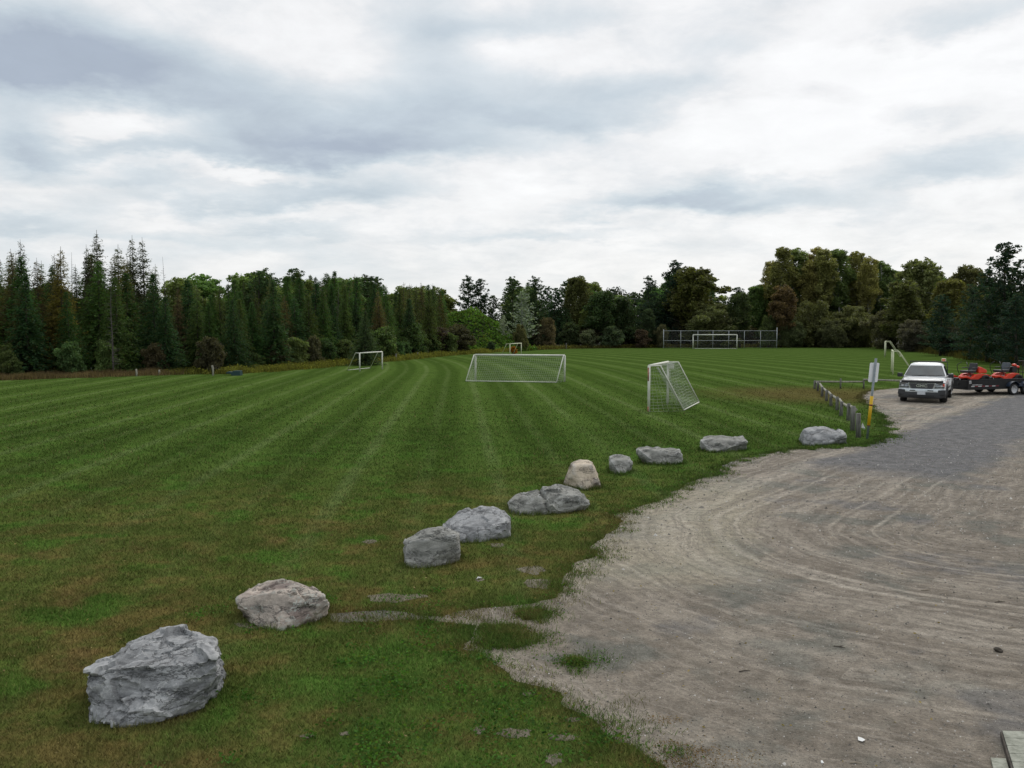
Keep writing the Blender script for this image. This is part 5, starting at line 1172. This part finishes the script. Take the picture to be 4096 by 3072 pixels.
# distant woods closing the view behind everything
L = []
for dist, hh, n in ((34, 9.5, 150000), (44, 9.5, 90000)):
    b_ = along(.4, dist, 0); C = np.array([(p.x, p.y) for p in b_]); k = RNG.integers(0, len(C), n); q = C[k]+RNG.normal(0, 1.6, (n, 2))
    top = 6.4+np.where(q[:, 0] > 20, 4.0, 0)+1.2*np.sin(q[:, 0]*.35)+.7*np.sin(q[:, 0]*.93+q[:, 1]*.5); z = RNG.random(n)*top; L.append(leaf_quads(np.c_[q, z], .27, 1))
V = np.concatenate(L).reshape(-1, 3); o = link('distant_woods', np_mesh('distant_woods', V, np.arange(len(V)).reshape(-1, 4)), m_needle); o.color = (.018, .030, .014, 1); tag(o, 'dark mass of woods farther back behind the field trees', 'woods', kind='stuff')

# power line
PL = [(1260, 640, 640, 176, ''), (1880, 640, 700, 172, 'slim power pole among the poplars'), (1978, 624, 700, 150, 'grey power pole among the trees above the pickup'), (2230, 640, 700, 128, '')]
tops = []
for dx, yt, yb, Yd, lb in PL:
    p = P(dx, yt, Yd); tops.append(p)
    if lb:
        r0 = thing('utility_pole', lb, 'utility pole', (p.x, Yd, 0)); MB().tube([(0, 0, 0), (0, 0, p.z+.3)], [.17, .12], 8).build('pole', m_pale, r0)
        MB().box((0, 0, p.z), (1.8, .1, .1)).build('crossarm', m_wood, r0)
        for s in (-.8, .8): MB().lathe([(0, .05), (.14, .05)], (s, 0, p.z+.05), 'z', 8).build('insulator', m_pale, r0)
for i, (a, b_) in enumerate(zip(tops[:-1], tops[1:])):
    mb = MB()
    for dz, s in ((.15, -.8), (.15, .8), (-1.2, 0)):
        mb.tube([a.lerp(b_, k/12)+Vector((s, 0, dz-1.2*math.sin(math.pi*k/12))) for k in range(13)], .022, 4)
    o = mb.build('power_line', m_wire); tag(o, ['power lines running left from the slim pole', 'power lines strung between the slim pole and the grey pole', 'power lines running right from the grey pole'][i], 'power line', 'power lines behind the field')

# ------------------------------------------------------------------ sky
SUN_AZ, SUN_EL = R_(28), R_(48)
w = bpy.data.worlds.new('World'); S.world = w; w.use_nodes = True; t = NT(w.node_tree); t.n.clear()
out = t.node('ShaderNodeOutputWorld'); bg = t.node('ShaderNodeBackground'); t.l.new(bg.outputs[0], out.inputs[0])
sky = t.node('ShaderNodeTexSky', sky_type='NISHITA'); sky.sun_disc = False; sky.sun_elevation = SUN_EL; sky.sun_rotation = SUN_AZ
d = t.node('ShaderNodeTexCoord').outputs['Generated']; x, y, z = t.sep(d)[:3]
az = t.m('ARCTAN2', x, y); el = t.m('ARCSINE', z)
zp = t.m('ADD', t.m('MAXIMUM', z, 0.0), .20); pl = t.comb(t.m('DIVIDE', x, zp), t.m('DIVIDE', y, zp), 0.0)
n1 = t.noise(pl, .8, 6, .55, .3); n2 = t.noise(t.vm('ADD', pl, (7.0, 3.0, 1.0)), 2.3, 6, .6)
wx = t.m('MULTIPLY', t.m('SUBTRACT', n1, .5), .24); wy = t.m('MULTIPLY', t.m('SUBTRACT', n2, .5), .10)
A_ = t.m('ADD', az, wx); E_ = t.m('ADD', el, wy)
BL = [(40, 90, 300, 75, .75), (300, 175, 300, 60, .50), (640, 275, 380, 65, .55), (830, 325, 330, 30, .45), (950, 90, 120, 90, .30), (1130, 45, 200, 30, .30), (1050, 230, 230, 70, .45), (1380, 195, 180, 38, .42), (1260, 260, 160, 28, .3),
      (400, 338, 420, 20, .38), (20, 250, 90, 110, .38), (310, 385, 110, 20, .30), (730, 415, 190, 32, .48), (500, 430, 200, 14, .25), (1600, 425, 260, 42, .50), (1380, 445, 200, 24, .40), (2040, 350, 190, 36, .50), (1150, 512, 240, 17, .26), (60, 485, 150, 22, .34),
      (620, 488, 120, 13, .28), (2060, 30, 240, 34, .46), (1760, 200, 90, 26, .24), (1935, 260, 110, 36, .36), (2120, 120, 140, 26, .25), (1560, 90, 120, 40, .2), (420, 520, 300, 18, .16), (1560, 350, 110, 16, .15),
      (215, 268, 150, 36, -.40), (640, 110, 230, 90, -.14), (1180, 140, 150, 60, -.12), (540, 378, 120, 14, -.30), (1680, 320, 260, 80, -.25), (1080, 430, 150, 40, -.2), (420, 475, 90, 18, -.2), (1900, 130, 300, 110, -.3), (60, 400, 140, 26, -.2)]
D = t.m('ADD', t.mr(az, -.55, .5, .36, .17, False), t.m('MULTIPLY', t.m('SUBTRACT', n2, .5), .42))
D = t.m('ADD', D, t.m('MULTIPLY', t.m('SUBTRACT', n1, .5), .25))
for bx, by, rx, ry, am in BL:
    r = ray(bx, by).normalized(); a0 = math.atan2(r.x, r.y); e0 = math.asin(r.z); sx = 1/(rx*.46293/F*math.cos(a0)**2*1.35); sy = 1/(ry*.46293/F*math.cos(a0)*1.35)
    q = t.comb(t.m('MULTIPLY', t.m('SUBTRACT', A_, a0), sx), t.m('MULTIPLY', t.m('SUBTRACT', E_, e0), sy)); ln = t.vm('LENGTH', q, out=1)
    D = t.m('ADD', D, t.mr(ln, 1.25, .0, 0.0, am*1.15))
n3 = t.noise(t.vm('ADD', pl, (1.0, 9.0, 4.0)), 4.6, 9, .66, .25)
puff = t.noise(t.comb(t.m('MULTIPLY', az, 1.0), t.m('MULTIPLY', el, 1.9)), 9.0, 8, .6, .5)
edgeb = t.m('MULTIPLY', t.mr(D, .0, .22), t.mr(D, .75, .35))
D = t.m('ADD', D, t.m('MULTIPLY', t.m('SUBTRACT', n3, .5), .30))
D = t.m('ADD', D, t.m('MULTIPLY', t.m('SUBTRACT', puff, .5), t.m('MULTIPLY_ADD', edgeb, .50, .16)))
D = t.m('ADD', D, t.mr(y, .15, -.5, 0, .25))  # darkens the unseen sky behind the camera to deepen contrast on the surfaces
D = t.m('MULTIPLY', D, .82)
c = t.ramp(D, [(0, (1.0, 1.0, 1.0)), (.16, (.93, .93, .932)), (.27, (.83, .85, .868)), (.42, (.735, .785, .82)), (.68, (.59, .665, .725)), (1, (.43, .49, .58))])
c = t.vm('SCALE', c, scale=t.mr(n3, .3, .7, 1.035, .955, False))
c = t.vm('SCALE', c, scale=t.mr(el, R_(25), R_(75), 1.0, 1.15))
low_ = t.mr(el, R_(-2), R_(5), 1, 0); c = t.mix(t.m('MULTIPLY', low_, .55), c, (.80, .82, .83))
nsk = t.vm('SCALE', sky.outputs[0], scale=.10)
t.put(bg.inputs['Color'], t.mix(.92, nsk, c)); bg.inputs['Strength'].default_value = 1.0
sun = bpy.data.lights.new('sun', 'SUN'); sun.energy = 1.4; sun.angle = R_(22); sun.color = (1, .97, .92)
so = bpy.data.objects.new('sun', sun); COL.objects.link(so)
sd = Vector((math.sin(SUN_AZ)*math.cos(SUN_EL), math.cos(SUN_AZ)*math.cos(SUN_EL), math.sin(SUN_EL))); so.rotation_euler = sd.to_track_quat('Z', 'Y').to_euler()
S.view_settings.view_transform = 'Standard'; S.view_settings.look = 'None'; S.view_settings.exposure = 0; S.view_settings.gamma = 1
S.render.engine = 'CYCLES'
print('objects', len(bpy.data.objects))
